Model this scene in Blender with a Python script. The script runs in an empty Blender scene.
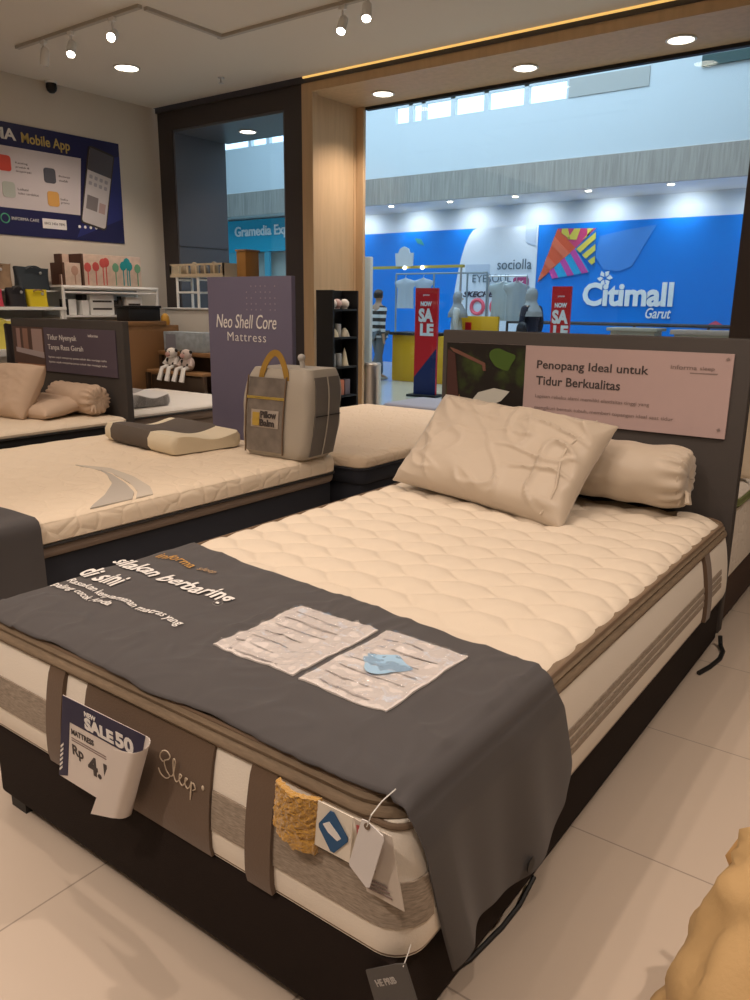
import bpy, bmesh, math, random
from mathutils import Vector, Matrix, noise
random.seed(7)
S = bpy.context.scene
COL = S.collection
PI = math.pi

# ------------------------------------------------------------------ camera
yaw, pitch, roll = math.radians(-36.36), math.radians(14.14), math.radians(0.61)
cy, sy, cp, sp = math.cos(yaw), math.sin(yaw), math.cos(pitch), math.sin(pitch)
Fv = Vector((sy*cp, cy*cp, -sp)); Rv = Vector((cy, -sy, 0)); Uv = Rv.cross(Fv)
cr, sr = math.cos(roll), math.sin(roll)
R2 = cr*Rv + sr*Uv; U2 = -sr*Rv + cr*Uv
cd = bpy.data.cameras.new('camera'); cam = bpy.data.objects.new('camera', cd); COL.objects.link(cam)
m = Matrix((R2, U2, -Fv)).transposed().to_4x4(); m.translation = (0, 0, 1.35)
cam.matrix_world = m
cd.sensor_fit = 'VERTICAL'; cd.sensor_height = 36; cd.sensor_width = 27; cd.lens = 36*776.7/1000
cd.clip_start = 0.02; cd.clip_end = 200
S.camera = cam
# ------------------------------------------------------------------ world, exposure, lights
w = bpy.data.worlds.new('sky'); S.world = w; w.use_nodes = True
bg = w.node_tree.nodes['Background']; bg.inputs[0].default_value = (0.72, 0.86, 1, 1); bg.inputs[1].default_value = 2.6
vs = S.view_settings
vs.view_transform = 'Standard'; vs.look = 'None'; vs.gamma = 1; vs.use_curve_mapping = False; vs.exposure = 0.0
WARM = (1.0, 0.81, 0.665); COOL = (0.66, 0.84, 1.0)
def light(kind, name, loc, energy, color, target=None, **kw):
    l = bpy.data.lights.new(name, kind); l.energy = energy; l.color = color
    for k, v in kw.items(): setattr(l, k, v)
    o = bpy.data.objects.new(name, l); COL.objects.link(o); o.location = loc
    if target is not None:
        o.rotation_euler = (Vector(target) - Vector(loc)).to_track_quat('-Z', 'Y').to_euler()
    return o
def spot(loc, target, e, ang=75, blend=.6, r=.035, color=WARM):
    return light('SPOT', 'spot_light', loc, e, color, target, spot_size=math.radians(ang), spot_blend=blend, shadow_soft_size=r)
# shop spots over the beds (the ceiling carries tracks of them, most above the frame)
for loc, tg, e, a in [
    ((-1.9, 1.2, 3.42), (-1.3, 2.0, .5), 110, 80), ((-1.1, 2.3, 3.42), (-1.2, 2.5, .5), 36, 80),
    ((-1.6, -0.9, 3.42), (-1.3, 1.0, .35), 300, 62), ((0.3, -0.6, 3.42), (-.3, 1.6, 0), 150, 80),
    ((0.9, 1.9, 3.42), (0.0, 2.2, 0), 300, 85), ((-3.6, 1.4, 3.42), (-3.6, 2.2, .4), 95, 85),
    ((-3.3, 3.1, 3.42), (-3.5, 3.3, .4), 70, 85), ((-5.6, 2.2, 3.42), (-5.6, 3.0, .4), 105, 85),
    ((-4.5, 4.6, 3.42), (-4.4, 5.2, .4), 110, 85), ((-6.0, 4.3, 3.40), (-7.6, 4.9, 1.4), 120, 75),
    ((-2.2, -0.2, 3.42), (-3.2, 1.6, .4), 75, 80)]:
    spot(loc, tg, e*.50, a)
light('AREA', 'shop_fill_light', (-3.2, 0.5, 3.5), 92, WARM, (-3.2, 0.5, 0), shape='RECTANGLE', size=7, size_y=5)  # broad warm fill added under the ceiling, not a fitting of the shop
light('AREA', 'mall_ceiling_panel', (-8.5, 11.5, 7.4), 690, COOL, (-8.5, 13.0, 0), shape='RECTANGLE', size=12, size_y=6)

# ------------------------------------------------------------------ helpers
MATS = {}
def mat(name, col, rough=.6, metal=0, spec=.4, bump=0, bscale=40, vary=0, vscale=6, emit=0, sheen=0, stretch=None):
    if name in MATS: return MATS[name]
    mt = bpy.data.materials.new(name); mt.use_nodes = True; nt = mt.node_tree; b = nt.nodes['Principled BSDF']
    b.inputs['Base Color'].default_value = (*col, 1); b.inputs['Roughness'].default_value = rough
    b.inputs['Metallic'].default_value = metal; b.inputs['Specular IOR Level'].default_value = spec
    if sheen: b.inputs['Sheen Weight'].default_value = sheen
    if emit: b.inputs['Emission Color'].default_value = (*col, 1); b.inputs['Emission Strength'].default_value = emit
    if bump or vary:
        tc = nt.nodes.new('ShaderNodeTexCoord'); mp = nt.nodes.new('ShaderNodeMapping'); nt.links.new(tc.outputs['Object'], mp.inputs[0])
        if stretch: mp.inputs['Scale'].default_value = stretch
    if vary:
        n = nt.nodes.new('ShaderNodeTexNoise'); n.inputs['Scale'].default_value = vscale; n.inputs['Detail'].default_value = 6
        nt.links.new(mp.outputs[0], n.inputs['Vector'])
        r = nt.nodes.new('ShaderNodeValToRGB')
        r.color_ramp.elements[0].position = .3; r.color_ramp.elements[1].position = .7
        r.color_ramp.elements[0].color = (*[c*(1-vary) for c in col], 1); r.color_ramp.elements[1].color = (*[min(1, c*(1+vary)) for c in col], 1)
        nt.links.new(n.outputs['Fac'], r.inputs[0]); nt.links.new(r.outputs[0], b.inputs['Base Color'])
    if bump:
        n2 = nt.nodes.new('ShaderNodeTexNoise'); n2.inputs['Scale'].default_value = bscale; n2.inputs['Detail'].default_value = 4
        nt.links.new(mp.outputs[0], n2.inputs['Vector'])
        bp = nt.nodes.new('ShaderNodeBump'); bp.inputs['Strength'].default_value = bump; bp.inputs['Distance'].default_value = .01
        nt.links.new(n2.outputs['Fac'], bp.inputs['Height']); nt.links.new(bp.outputs[0], b.inputs['Normal'])
    MATS[name] = mt; return mt
def glass_mat(name, tint=(1, 1, 1), refl=.05, rough=0.0):
    mt = bpy.data.materials.new(name); mt.use_nodes = True; nt = mt.node_tree; nt.nodes.clear()
    o = nt.nodes.new('ShaderNodeOutputMaterial'); t = nt.nodes.new('ShaderNodeBsdfTransparent'); g = nt.nodes.new('ShaderNodeBsdfGlossy')
    t.inputs[0].default_value = (*tint, 1); g.inputs['Roughness'].default_value = rough
    mx = nt.nodes.new('ShaderNodeMixShader'); mx.inputs[0].default_value = refl
    nt.links.new(t.outputs[0], mx.inputs[1]); nt.links.new(g.outputs[0], mx.inputs[2]); nt.links.new(mx.outputs[0], o.inputs[0])
    return mt
def wmat(o):
    mm = o.matrix_basis.copy(); p = o.parent
    while p: mm = p.matrix_basis @ mm; p = p.parent
    return mm
def obj(name, bm, mt, parent=None, smooth=True, world=True, ang=40):
    """link a bmesh as ONE mesh object; vertices are given in world space (or parent space with world=False)"""
    bmesh.ops.recalc_face_normals(bm, faces=bm.faces)
    if parent is not None and world:
        bmesh.ops.transform(bm, matrix=wmat(parent).inverted(), verts=bm.verts)
    if smooth:
        a = math.radians(ang)
        for e in bm.edges:
            if len(e.link_faces) == 2 and e.calc_face_angle(0) > a: e.smooth = False
        for f in bm.faces: f.smooth = True
    me = bpy.data.meshes.new(name); bm.to_mesh(me); bm.free()
    for q in (mt if isinstance(mt, (list, tuple)) else [mt]): me.materials.append(q)
    o = bpy.data.objects.new(name, me); COL.objects.link(o)
    if parent is not None: o.parent = parent
    return o
def tag(o, label, cat, group=None, kind=None):
    o['label'] = label; o['category'] = cat
    if group: o['group'] = group
    if kind: o['kind'] = kind
    return o
def thing(name, label, cat, loc=(0, 0, 0), rz=0, group=None):
    o = bpy.data.objects.new(name, None); COL.objects.link(o); o.location = loc; o.rotation_euler = (0, 0, rz); o.empty_display_size = .1
    return tag(o, label, cat, group)
def struct(name, bm, mt, parent=None, smooth=False, label=None):
    o = obj(name, bm, mt, parent, smooth)
    if parent is None: o['kind'] = 'structure'
    if label: o['label'] = label
    return o
def dup(root, loc, rz, label, group=None):
    r = root.copy(); COL.objects.link(r); r.location = loc; r.rotation_euler = (0, 0, rz); r['label'] = label
    if group: r['group'] = group
    for ch in list(root.children):
        c = ch.copy(); COL.objects.link(c); c.parent = r
        for g in list(ch.children):
            d = g.copy(); COL.objects.link(d); d.parent = c
    return r
BM = bmesh.new
def box(bm, x0, x1, y0, y1, z0, z1, bev=0, seg=2, M=None):
    vs_ = [bm.verts.new((x, y, z)) for z in (z0, z1) for y in (y0, y1) for x in (x0, x1)]
    fs = [bm.faces.new([vs_[i] for i in q]) for q in ((0, 2, 3, 1), (4, 5, 7, 6), (0, 1, 5, 4), (2, 6, 7, 3), (0, 4, 6, 2), (1, 3, 7, 5))]
    if bev:
        es = set(e for f in fs for e in f.edges)
        r = bmesh.ops.bevel(bm, geom=list(es), offset=bev, segments=seg, affect='EDGES', profile=.5)
        vs_ = list({v for f in r['faces'] for v in f.verts} | {v for v in vs_ if v.is_valid})
    if M: bmesh.ops.transform(bm, matrix=M, verts=vs_)
    return bm
def grid(bm, fn, nu, nv, cu=False, cv=False):
    V = [[bm.verts.new(fn(i/(nu if cu else nu-1), j/(nv if cv else nv-1))) for j in range(nv)] for i in range(nu)]
    for i in range(nu if cu else nu-1):
        for j in range(nv if cv else nv-1):
            try: bm.faces.new((V[i][j], V[(i+1) % nu][j], V[(i+1) % nu][(j+1) % nv], V[i][(j+1) % nv]))
            except ValueError: pass
    return V
def sheet(bm, fn, nu, nv, off):
    """closed sheet: fn(u,v)->Vector outer face, off(u,v)->Vector back face"""
    A = grid(bm, fn, nu, nv); B = grid(bm, off, nu, nv)
    ring = [(i, 0) for i in range(nu)] + [(nu-1, j) for j in range(1, nv)] + [(i, nv-1) for i in range(nu-2, -1, -1)] + [(0, j) for j in range(nv-2, 0, -1)]
    for k in range(len(ring)):
        a, b = ring[k], ring[(k+1) % len(ring)]
        bm.faces.new((A[a[0]][a[1]], A[b[0]][b[1]], B[b[0]][b[1]], B[a[0]][a[1]]))
    return A
def tube(bm, pts, r, n=8, closed=False):
    pts = [Vector(p) for p in pts]; N = len(pts); rs = r if isinstance(r, (list, tuple)) else [r]*N
    rings = []; up = None
    for i, p in enumerate(pts):
        a = pts[(i-1) % N] if (closed or i > 0) else p; b = pts[(i+1) % N] if (closed or i < N-1) else p
        t = (b-a).normalized()
        if up is None: up = Vector((0, 0, 1)) if abs(t.z) < .9 else Vector((1, 0, 0))
        s = t.cross(up).normalized(); up = s.cross(t).normalized()
        rings.append([bm.verts.new(p + rs[i]*(math.cos(2*PI*k/n)*s + math.sin(2*PI*k/n)*up)) for k in range(n)])
    for i in range(N if closed else N-1):
        A, B = rings[i], rings[(i+1) % N]
        for k in range(n): bm.faces.new((A[k], A[(k+1) % n], B[(k+1) % n], B[k]))
    if not closed:
        bm.faces.new(rings[0]); bm.faces.new(rings[-1])
    return bm
def lathe(bm, prof, c=(0, 0, 0), n=24, M=None):
    rings = []; allv = []
    for r, z in prof:
        if r < 1e-6: ring = [bm.verts.new((c[0], c[1], c[2]+z))]
        else: ring = [bm.verts.new((c[0]+r*math.cos(2*PI*k/n), c[1]+r*math.sin(2*PI*k/n), c[2]+z)) for k in range(n)]
        rings.append(ring); allv += ring
    for A, B in zip(rings, rings[1:]):
        for k in range(n):
            if len(A) == 1 and len(B) == 1: continue
            if len(A) == 1: bm.faces.new((A[0], B[k], B[(k+1) % n]))
            elif len(B) == 1: bm.faces.new((A[k], A[(k+1) % n], B[0]))
            else: bm.faces.new((A[k], A[(k+1) % n], B[(k+1) % n], B[k]))
    if len(rings[0]) > 1: bm.faces.new(rings[0])
    if len(rings[-1]) > 1: bm.faces.new(rings[-1])
    if M: bmesh.ops.transform(bm, matrix=M, verts=allv)
    return bm
def prism(bm, pts, ext):
    ext = Vector(ext); A = [bm.verts.new(p) for p in pts]; B = [bm.verts.new(Vector(p)+ext) for p in pts]
    bm.faces.new(A); bm.faces.new(B)
    for i in range(len(A)): bm.faces.new((A[i], A[(i+1) % len(A)], B[(i+1) % len(A)], B[i]))
    return bm
def ell(bm, c, rx, ry, rz, nu=16, nv=10, M=None):
    vs_ = []
    for row in grid(bm, lambda u, v: Vector((c[0]+rx*math.cos(2*PI*u)*math.sin(PI*(.02+.96*v)), c[1]+ry*math.sin(2*PI*u)*math.sin(PI*(.02+.96*v)), c[2]-rz*math.cos(PI*(.02+.96*v)))), nu, nv, cu=True):
        vs_ += row
    n = nv
    bm.faces.new([vs_[i*n] for i in range(nu)]); bm.faces.new([vs_[i*n+n-1] for i in range(nu)])
    if M: bmesh.ops.transform(bm, matrix=M, verts=vs_)
    return bm
def text_bm(s, bold=0, shear=0, ext=.02, spacing=1, lines=1.0):
    cu = bpy.data.curves.new('t', 'FONT'); cu.body = s; cu.size = 1; cu.offset = bold; cu.shear = shear; cu.extrude = ext; cu.resolution_u = 3
    cu.space_character = spacing; cu.space_line = lines
    o = bpy.data.objects.new('t', cu); COL.objects.link(o)
    dg = bpy.context.evaluated_depsgraph_get(); me = bpy.data.meshes.new_from_object(o.evaluated_get(dg))
    bm = bmesh.new(); bm.from_mesh(me)
    bpy.data.objects.remove(o); bpy.data.curves.remove(cu); bpy.data.meshes.remove(me)
    return bm
def text(s, mt, parent, org, ux, uy, width, height=None, depth=.002, bold=.01, shear=0, spacing=1, name='lettering', warp=None, lines=1.0):
    """lettering whose bounding box starts at org, runs `width` along ux and `height` along uy"""
    bm = text_bm(s, bold, shear, .5, spacing, lines)
    xs = [v.co.x for v in bm.verts]; ys = [v.co.y for v in bm.verts]
    x0, x1, y0, y1 = min(xs), max(xs), min(ys), max(ys)
    ux = Vector(ux).normalized(); uy = Vector(uy); uy = (uy - ux*uy.dot(ux)).normalized(); n = ux.cross(uy)
    k = width/(x1-x0); h = height/(y1-y0) if height else k
    for v in bm.verts:
        a, b, c = (v.co.x-x0)*k, (v.co.y-y0)*h, v.co.z
        v.co = Vector(org) + ux*a + uy*b + n*(c+.5)*depth
        if warp: v.co = warp(v.co)
    return obj(name, bm, mt, parent, smooth=False)
def nz(x, y, z=0): return noise.noise(Vector((x, y, z)))
def rrect(x0, x1, y0, y1, r, n=7):
    out = []
    for cx_, cy_, a0 in ((x0+r, y0+r, PI), (x1-r, y0+r, 1.5*PI), (x1-r, y1-r, 0), (x0+r, y1-r, .5*PI)):
        for k in range(n):
            a = a0 + .5*PI*k/(n-1); out.append((cx_, cy_, r, math.cos(a), math.sin(a)))
    return out
def slab(bm, x0, x1, y0, y1, r, prof, n=7, cap_top=True, cap_bot=True):
    P = rrect(x0, x1, y0, y1, r, n); rings = []
    for o_, z in prof: rings.append([bm.verts.new((a+(q+o_)*c, b+(q+o_)*d, z)) for a, b, q, c, d in P])
    for A, B in zip(rings, rings[1:]):
        for k in range(len(A)): bm.faces.new((A[k], A[(k+1) % len(A)], B[(k+1) % len(A)], B[k]))
    if cap_bot: bm.faces.new(rings[0])
    if cap_top: bm.faces.new(rings[-1])
    return rings
def clamp_round(x, y, x0, x1, y0, y1, r):
    cx_ = min(max(x, x0+r), x1-r); cy_ = min(max(y, y0+r), y1-r)
    dx, dy = x-cx_, y-cy_; d = math.hypot(dx, dy)
    if d > r: return cx_+dx*r/d, cy_+dy*r/d
    return x, y
def quilt_top(bm, x0, x1, y0, y1, r, zt, edge, fn, nx, ny):
    """pillowy top face: height fn(x,y) above zt, falling by `edge` at the rim"""
    def f(u, v):
        x, y = clamp_round(x0+(x1-x0)*u, y0+(y1-y0)*v, x0, x1, y0, y1, r)
        d = min(x-x0, x1-x, y-y0, y1-y)
        cxx = min(max(x, x0+r), x1-r); cyy = min(max(y, y0+r), y1-r)
        if (x != cxx and y != cyy): d = min(d, r-math.hypot(x-cxx, y-cyy))
        d = max(0, d); e = min(1, d/.07)
        return Vector((x, y, zt - edge*(1-math.sqrt(max(0, 1-(1-e)**2))) + fn(x, y)*min(1, .4+d/.09)))
    return grid(bm, f, nx, ny)

# ------------------------------------------------------------------ materials
M_wall = mat('wall_paint', (.66, .61, .53), .8, bump=.05, bscale=60)
M_ceil = mat('ceiling_paint', (.74, .70, .63), .85)
M_dark = mat('dark_cladding', (.050, .042, .042), .5, bump=.03)
M_grey = mat('grey_panel', (.115, .118, .135), .35)
M_wood = mat('portal_laminate', (.54, .38, .225), .5, vary=.07, vscale=3, stretch=(6, 6, .6))
M_alu = mat('aluminium', (.6, .6, .6), .35, .8)
M_white = mat('white_paint', (.80, .80, .78), .5)
M_black = mat('black_paint', (.012, .012, .013), .5)
M_char = mat('charcoal_headboard', (.058, .050, .046), .75, bump=.12, bscale=300)
M_base = mat('dark_brown_fabric', (.016, .010, .008), .85, bump=.2, bscale=350, spec=.2)
M_cream = mat('cream_knit', (.82, .76, .67), .85, bump=.12, bscale=220)
M_knit = mat('beige_quilt_knit', (.68, .595, .485), .9, bump=.10, bscale=160)
M_brown = mat('brown_velour', (.120, .075, .046), .8, bump=.12, bscale=200, sheen=.2)
M_taupe = mat('taupe_border', (.205, .150, .098), .75, bump=.2, bscale=120, vary=.15, vscale=30, stretch=(1, 1, 8))
M_tweed = mat('tweed_band', (.33, .275, .22), .85, bump=.25, bscale=200, vary=.28, vscale=60, stretch=(1, 1, 6))
M_pipe = mat('brown_piping', (.17, .115, .075), .6)
M_pipe2 = mat('black_piping', (.02, .018, .018), .6)
M_runner = mat('grey_runner_cloth', (.066, .061, .063), .75, bump=.10, bscale=500, sheen=.15)
M_ink = mat('white_print', (.80, .78, .76), .6)
M_orange = mat('orange_print', (.55, .30, .08), .6)
M_paper = mat('printed_paper', (.80, .75, .72), .5)
M_lnum = mat('navy_print', (.012, .012, .055), .5)
M_satin = mat('champagne_satin', (.50, .42, .33), .42, bump=.05, bscale=60, sheen=.3)
M_satin2 = mat('beige_pillow_cotton', (.58, .44, .33), .8, bump=.1, bscale=120)
M_pink = mat('pink_print_board', (.46, .34, .33), .5)
M_plum = mat('plum_print_board', (.100, .078, .110), .45)
M_inkd = mat('dark_print', (.055, .045, .045), .6)
M_inkm = mat('mid_print', (.24, .18, .17), .6)
M_neo = mat('mauve_sign_board', (.135, .122, .190), .6)
M_blue = mat('blue_banner', (.003, .21, .78), .4)
M_bluel = mat('light_blue_banner', (.11, .36, .78), .4)
M_pale = mat('pale_banner', (.72, .80, .92), .5)
M_red = mat('sale_red', (.62, .012, .018), .45)
M_navy = mat('sale_navy', (.012, .022, .11), .45)
M_yel = mat('yellow_counter', (.78, .42, .015), .4)
M_mall = mat('mall_paint', (.70, .76, .80), .8)
M_steel = mat('brushed_steel', (.55, .53, .50), .3, .9)
M_kraft = mat('brown_board', (.33, .19, .09), .7, vary=.1, vscale=8)
M_tim = mat('brown_timber', (.27, .145, .06), .5, vary=.2, vscale=6, stretch=(1, 1, 6))
M_skin = mat('skin', (.46, .29, .20), .6)
M_hair = mat('black_hair', (.012, .011, .012), .5)
M_lamp = mat('lamp_diffuser', (1.0, .90, .72), .4, emit=9)
M_glow = mat('cove_glow', (1.0, .62, .18), .4, emit=.75)

def tile_mat(name, c1, c2, size, off, joint, rough):
    mt = bpy.data.materials.new(name); mt.use_nodes = True; nt = mt.node_tree; b = nt.nodes['Principled BSDF']
    tc = nt.nodes.new('ShaderNodeTexCoord'); mp = nt.nodes.new('ShaderNodeMapping'); mp.inputs['Location'].default_value = off
    nt.links.new(tc.outputs['Object'], mp.inputs[0])
    br = nt.nodes.new('ShaderNodeTexBrick'); br.offset = 0; br.squash = 1
    br.inputs['Scale'].default_value = 1; br.inputs['Brick Width'].default_value = size; br.inputs['Row Height'].default_value = size
    br.inputs['Mortar Size'].default_value = .0025; br.inputs['Mortar Smooth'].default_value = .1
    br.inputs['Color1'].default_value = (*c1, 1); br.inputs['Color2'].default_value = (*c2, 1); br.inputs['Mortar'].default_value = (*joint, 1)
    nt.links.new(mp.outputs[0], br.inputs['Vector']); nt.links.new(br.outputs['Color'], b.inputs['Base Color'])
    b.inputs['Roughness'].default_value = rough; b.inputs['Specular IOR Level'].default_value = .35
    return mt
M_floor = tile_mat('shop_tile', (.56, .47, .385), (.575, .485, .40), .635, (1.505, -1.772, 0), (.34, .28, .23), .33)
M_mfloor = tile_mat('mall_tile', (.66, .62, .52), (.68, .64, .55), .8, (0, 0, 0), (.45, .42, .36), .15)

# ------------------------------------------------------------------ setting: the shop
XW, YF, ZC, ZS, YG = -8.04, 6.5, 3.55, 3.415, 7.3
b = BM(); box(b, XW, 5, -4, YG, -.1, 0); struct('floor', b, M_floor)
b = BM(); box(b, XW-.2, 5, -4, YF-.06, ZC, ZC+.12); struct('ceiling', b, M_ceil)
b = BM(); box(b, XW-.2, XW, -4, YF, 0, ZC); struct('wall_left', b, M_wall)
b = BM(); box(b, 5, 5.2, -4, YF, 0, ZC); struct('wall_right', b, M_wall)
b = BM(); box(b, XW-.2, 5.2, -4.2, -4, 0, ZC); struct('wall_back', b, M_wall)
# storefront: dark cladding with a display window, then the timber portal
b = BM()
box(b, XW-.2, -7.79, YF, YG+.01, 0, ZC+.3); box(b, -7.79, -5.75, YF, YG+.1, 3.30, ZC+.3); box(b, -6.01, -5.75, YF, YG, 0, 3.30)
box(b, -7.79, -6.01, YF+.3, YG, 0, .5)
struct('trim_1', b, M_dark, label='dark brown clad storefront frame around the narrow display window')
b = BM(); box(b, -7.79, -7.765, YF+.01, YG+.01, .5, 3.295); box(b, -6.035, -6.01, YF+.01, YG, .5, 3.295)
box(b, -7.765, -6.035, YF+.01, YG+.05, 3.275, 3.299)
struct('trim_2', b, M_grey, label='grey panels lining the display window recess')
b = BM(); box(b, -7.768, -7.760, YF+.01, YG-.01, 2.005, 2.012); struct('trim_3', b, M_dark, label='thin panel joint in the window recess')
b = BM()
box(b, -5.75, -5.605, YF-.02, YF+.06, 0, ZS)                         # edge board
box(b, -5.75, -5.66, YF+.06, YG+.05, 0, ZS)                         # reveal
box(b, -5.75, 5, YF-.02, YF+.04, ZS, 3.50)                          # fascia
box(b, -5.75, 5, YF+.04, YG+.12, ZS, 3.46)                          # soffit
struct('trim_4', b, M_wood, label='timber laminate portal around the shop window')
b = BM(); box(b, -5.66, -5.56, YG-.03, YG+.012, 0, ZS); box(b, -5.665, -5.655, YG-.075, YG-.065, 0, ZS); struct('trim_5', b, M_wood, label='timber post at the glass edge')
b = BM(); box(b, -5.56, -1.4, YG, YG+.06, ZS-.03, ZS); struct('trim_6', b, M_black, label='black head rail over the shop glass')
b = BM(); box(b, -1.436, 5, YF, YG+.1, 0, ZS); struct('trim_7', b, mat('brown_column', (.055, .038, .032), .5), label='dark brown column right of the shop window')
b = BM(); box(b, -5.70, 5, YF-.06, YF-.045, 3.535, 3.55); struct('trim_8', b, M_glow, label='warm glowing cove strip over the portal')
b = BM(); box(b, XW, 5, YF-.03, YF+.05, 3.50, ZC+.2); struct('trim_9', b, M_dark, label='dark bulkhead above the storefront')
b = BM(); box(b, -5.56, -1.436, YG+.02, YG+.032, 0, ZS-.03)
struct('window_2', b, glass_mat('shop_glass', (.93, .97, .98), .03)); bpy.data.objects['window_2']['label'] = 'large clear shop window'
b = BM(); box(b, -7.765, -6.01, YG+.005, YG+.017, .5, 3.275)
struct('window_1', b, glass_mat('display_glass', (.86, .94, .97), .05)); bpy.data.objects['window_1']['label'] = 'narrow display window'
b = BM(); box(b, XW, XW+.012, 2, YF, 0, .09); struct('baseboard_left', b, M_dark)

# ------------------------------------------------------------------ setting: the mall beyond
b = BM(); box(b, -26, 10, YG, 18, -.1, -.002); struct('floor.001', b, M_mfloor, label='polished cream mall floor')
b = BM(); box(b, -26, 10, 15.9, 16.1, 0, 3.44); box(b, -26, 10, 14.5, 14.6, 4.0, 5.02); box(b, -26, -15.6, 14.5, 14.6, 5.02, 7.8)
box(b, -6.45, 10, 14.5, 14.6, 5.02, 7.8); box(b, -15.6, -6.45, 14.5, 14.6, 5.33, 7.8); box(b, -12.6, -10.25, 14.5, 14.6, 5.02, 5.33)
for x0 in (-14.55, -13.95, -13.1, -9.86, -9.55, -8.85, -8.1, -7.25): box(b, x0-.05, x0+.05, 14.5, 14.6, 5.02, 5.40)
struct('wall_far', b, M_mall, label='pale blue mall wall with clerestory windows')
b = BM(); box(b, -26, -12.4, 14.55, 14.65, 3.42, 4.0)
b.free()
b = BM(); box(b, -26, 10, 14.44, 14.5, 3.44, 3.98); struct('trim_10', b, mat('grey_wood_fascia', (.36, .34, .31), .6, vary=.2, vscale=5, stretch=(5, 1, .3)), label='grey slatted fascia above the mall hoarding')
b = BM(); box(b, -26, 10, 14.5, 16.1, 3.44, 3.52); struct('ceiling.001', b, M_white, label='white soffit over the mall hoarding')
b = BM(); box(b, -26, 10, YG+.2, 17, 7.8, 7.9); struct('ceiling.002', b, M_white, label='white mall ceiling')
b = BM(); box(b, -26.2, -26, YG, 18, 0, 7.9); struct('wall_left.001', b, M_mall); b = BM(); box(b, 10, 10.2, YG, 18, 0, 7.9); struct('wall_right.001', b, M_mall)
b = BM(); box(b, -26, -8.24, YG-.2, YG, 0, 7.9); box(b, -8.24, -7.80, YG-.05, YG, 3.9, 7.9); box(b, -8.24, 10, YG+.05, YG+.12, 3.62, 7.9); struct('wall_near', b, M_mall, label='mall side of the storefront')
b = BM(); box(b, -15.6, -6.45, 14.54, 14.55, 5.02, 5.33); struct('window_3', b, glass_mat('clerestory_glass', (.95, .98, 1), .04)); bpy.data.objects['window_3']['label'] = 'bright clerestory strip high in the mall wall'
# ledge panels to the right of the clerestory
b = BM(); box(b, -6.40, -4.95, 14.48, 14.5, 5.02, 5.33); struct('trim_11', b, mat('grey_blue_panel', (.50, .50, .48), .7), label='grey panel at the end of the clerestory')
b = BM(); box(b, -4.1, -3.3, 14.44, 14.5, 5.18, 5.34); struct('trim_12', b, mat('vent_dark', (.05, .10, .10), .6), label='dark vent high in the mall wall')

# hoarding
hd = thing('hoarding', 'long blue mall hoarding with kite picture and white mall name', 'hoarding', (-8, 15.6, 0))
b = BM(); box(b, -13.2, -2.0, 15.6, 15.66, 0, 2.97); obj('board', b, M_blue, hd, smooth=False)
yh = 15.585
def flat(name, pts, mt, parent, y=yh, d=.012):
    b = BM(); prism(b, [(x, y, z) for x, z in pts], (0, d, 0)); return obj(name, b, mt, parent, smooth=False)
pan = [(-7.36, 2.97), (-8.80, 2.97)] + [(-8.80-.62*math.sin(a), 2.97-2.97*(1-math.cos(a))*1.0) for a in [PI/2*k/10 for k in range(1, 11)]] + [(-7.36, 0)]
bp_ = flat('brand_panel', pan, M_pale, hd)
flat('cloud', [(-6.04, 2.70), (-5.5, 2.80), (-4.95, 2.86), (-5.15, 2.5), (-5.35, 2.12), (-5.6, 2.03), (-5.9, 2.06), (-6.1, 2.3)], mat('cloud_print', (.06, .26, .76), .4), hd)
flat('leaf', [(-10.42, 2.83), (-10.25, 2.80), (-10.16, 2.66), (-10.35, 2.72)], mat('leaf_print', (.05, .30, .30), .5), hd)
kt = [(-6.93, 2.88), (-6.12, 2.85), (-6.52, 2.49), (-7.31, 1.83), (-6.09, 2.10), (-6.19, 2.02), (-6.98, 1.90)]
flat('kite_wing', [kt[0], kt[2], kt[3]], mat('kite_orange', (.70, .11, .045), .5), hd, yh-.012)
flat('kite_wing', [kt[0], kt[1], kt[2]], mat('kite_pink', (.62, .06, .20), .5), hd, yh-.012)
flat('kite_wing', [kt[1], kt[4], kt[2]], mat('kite_blue', (.02, .17, .50), .5), hd, yh-.012)
flat('kite_wing', [kt[2], kt[5], kt[6], (-7.06, 2.05)], mat('kite_cyan', (.02, .38, .72), .5), hd, yh-.012)
ky, kr, km = mat('kite_yellow', (.72, .62, .10), .5), mat('kite_red_stripe', (.75, .17, .09), .5), mat('kite_magenta', (.55, .07, .36), .5)
def lerp(p, q, t): return (p[0]+(q[0]-p[0])*t, p[1]+(q[1]-p[1])*t)
for t in (.12, .45, .78):
    flat('kite_stripe', [lerp(kt[0], kt[1], t), lerp(kt[0], kt[1], t+.15), lerp(lerp(kt[0], kt[2], t+.15), lerp(kt[1], kt[2], 1-t), .5) if t < .8 else lerp(kt[1], kt[2], .5), lerp(kt[0], kt[2], min(1, t+.1)) if t < .5 else lerp(kt[1], kt[2], 1-t+.2)], ky, hd, yh-.024)
for t in (.1, .4, .7):
    flat('kite_stripe', [lerp(kt[1], kt[4], t), lerp(kt[1], kt[4], t+.16), lerp(kt[2], kt[4], t+.14), lerp(kt[2], kt[4], max(0, t-.05))], ky, hd, yh-.024)
for t in (.15, .5, .8):
    flat('kite_stripe', [lerp(kt[0], kt[3], t), lerp(kt[0], kt[3], t+.14), lerp(kt[2], kt[3], t+.14), lerp(kt[2], kt[3], t)], kr, hd, yh-.024)
for t in (.0, .42, .80):
    flat('kite_stripe', [lerp((-7.06, 2.05), kt[2], t), lerp((-7.06, 2.05), kt[2], t+.17), lerp(kt[6], kt[5], t+.17), lerp(kt[6], kt[5], t)], km, hd, yh-.024)
X_, Z_ = (1, 0, 0), (0, 0, 1)
M_inkw = mat('bright_white_print', (.86, .88, .90), .5)
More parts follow.
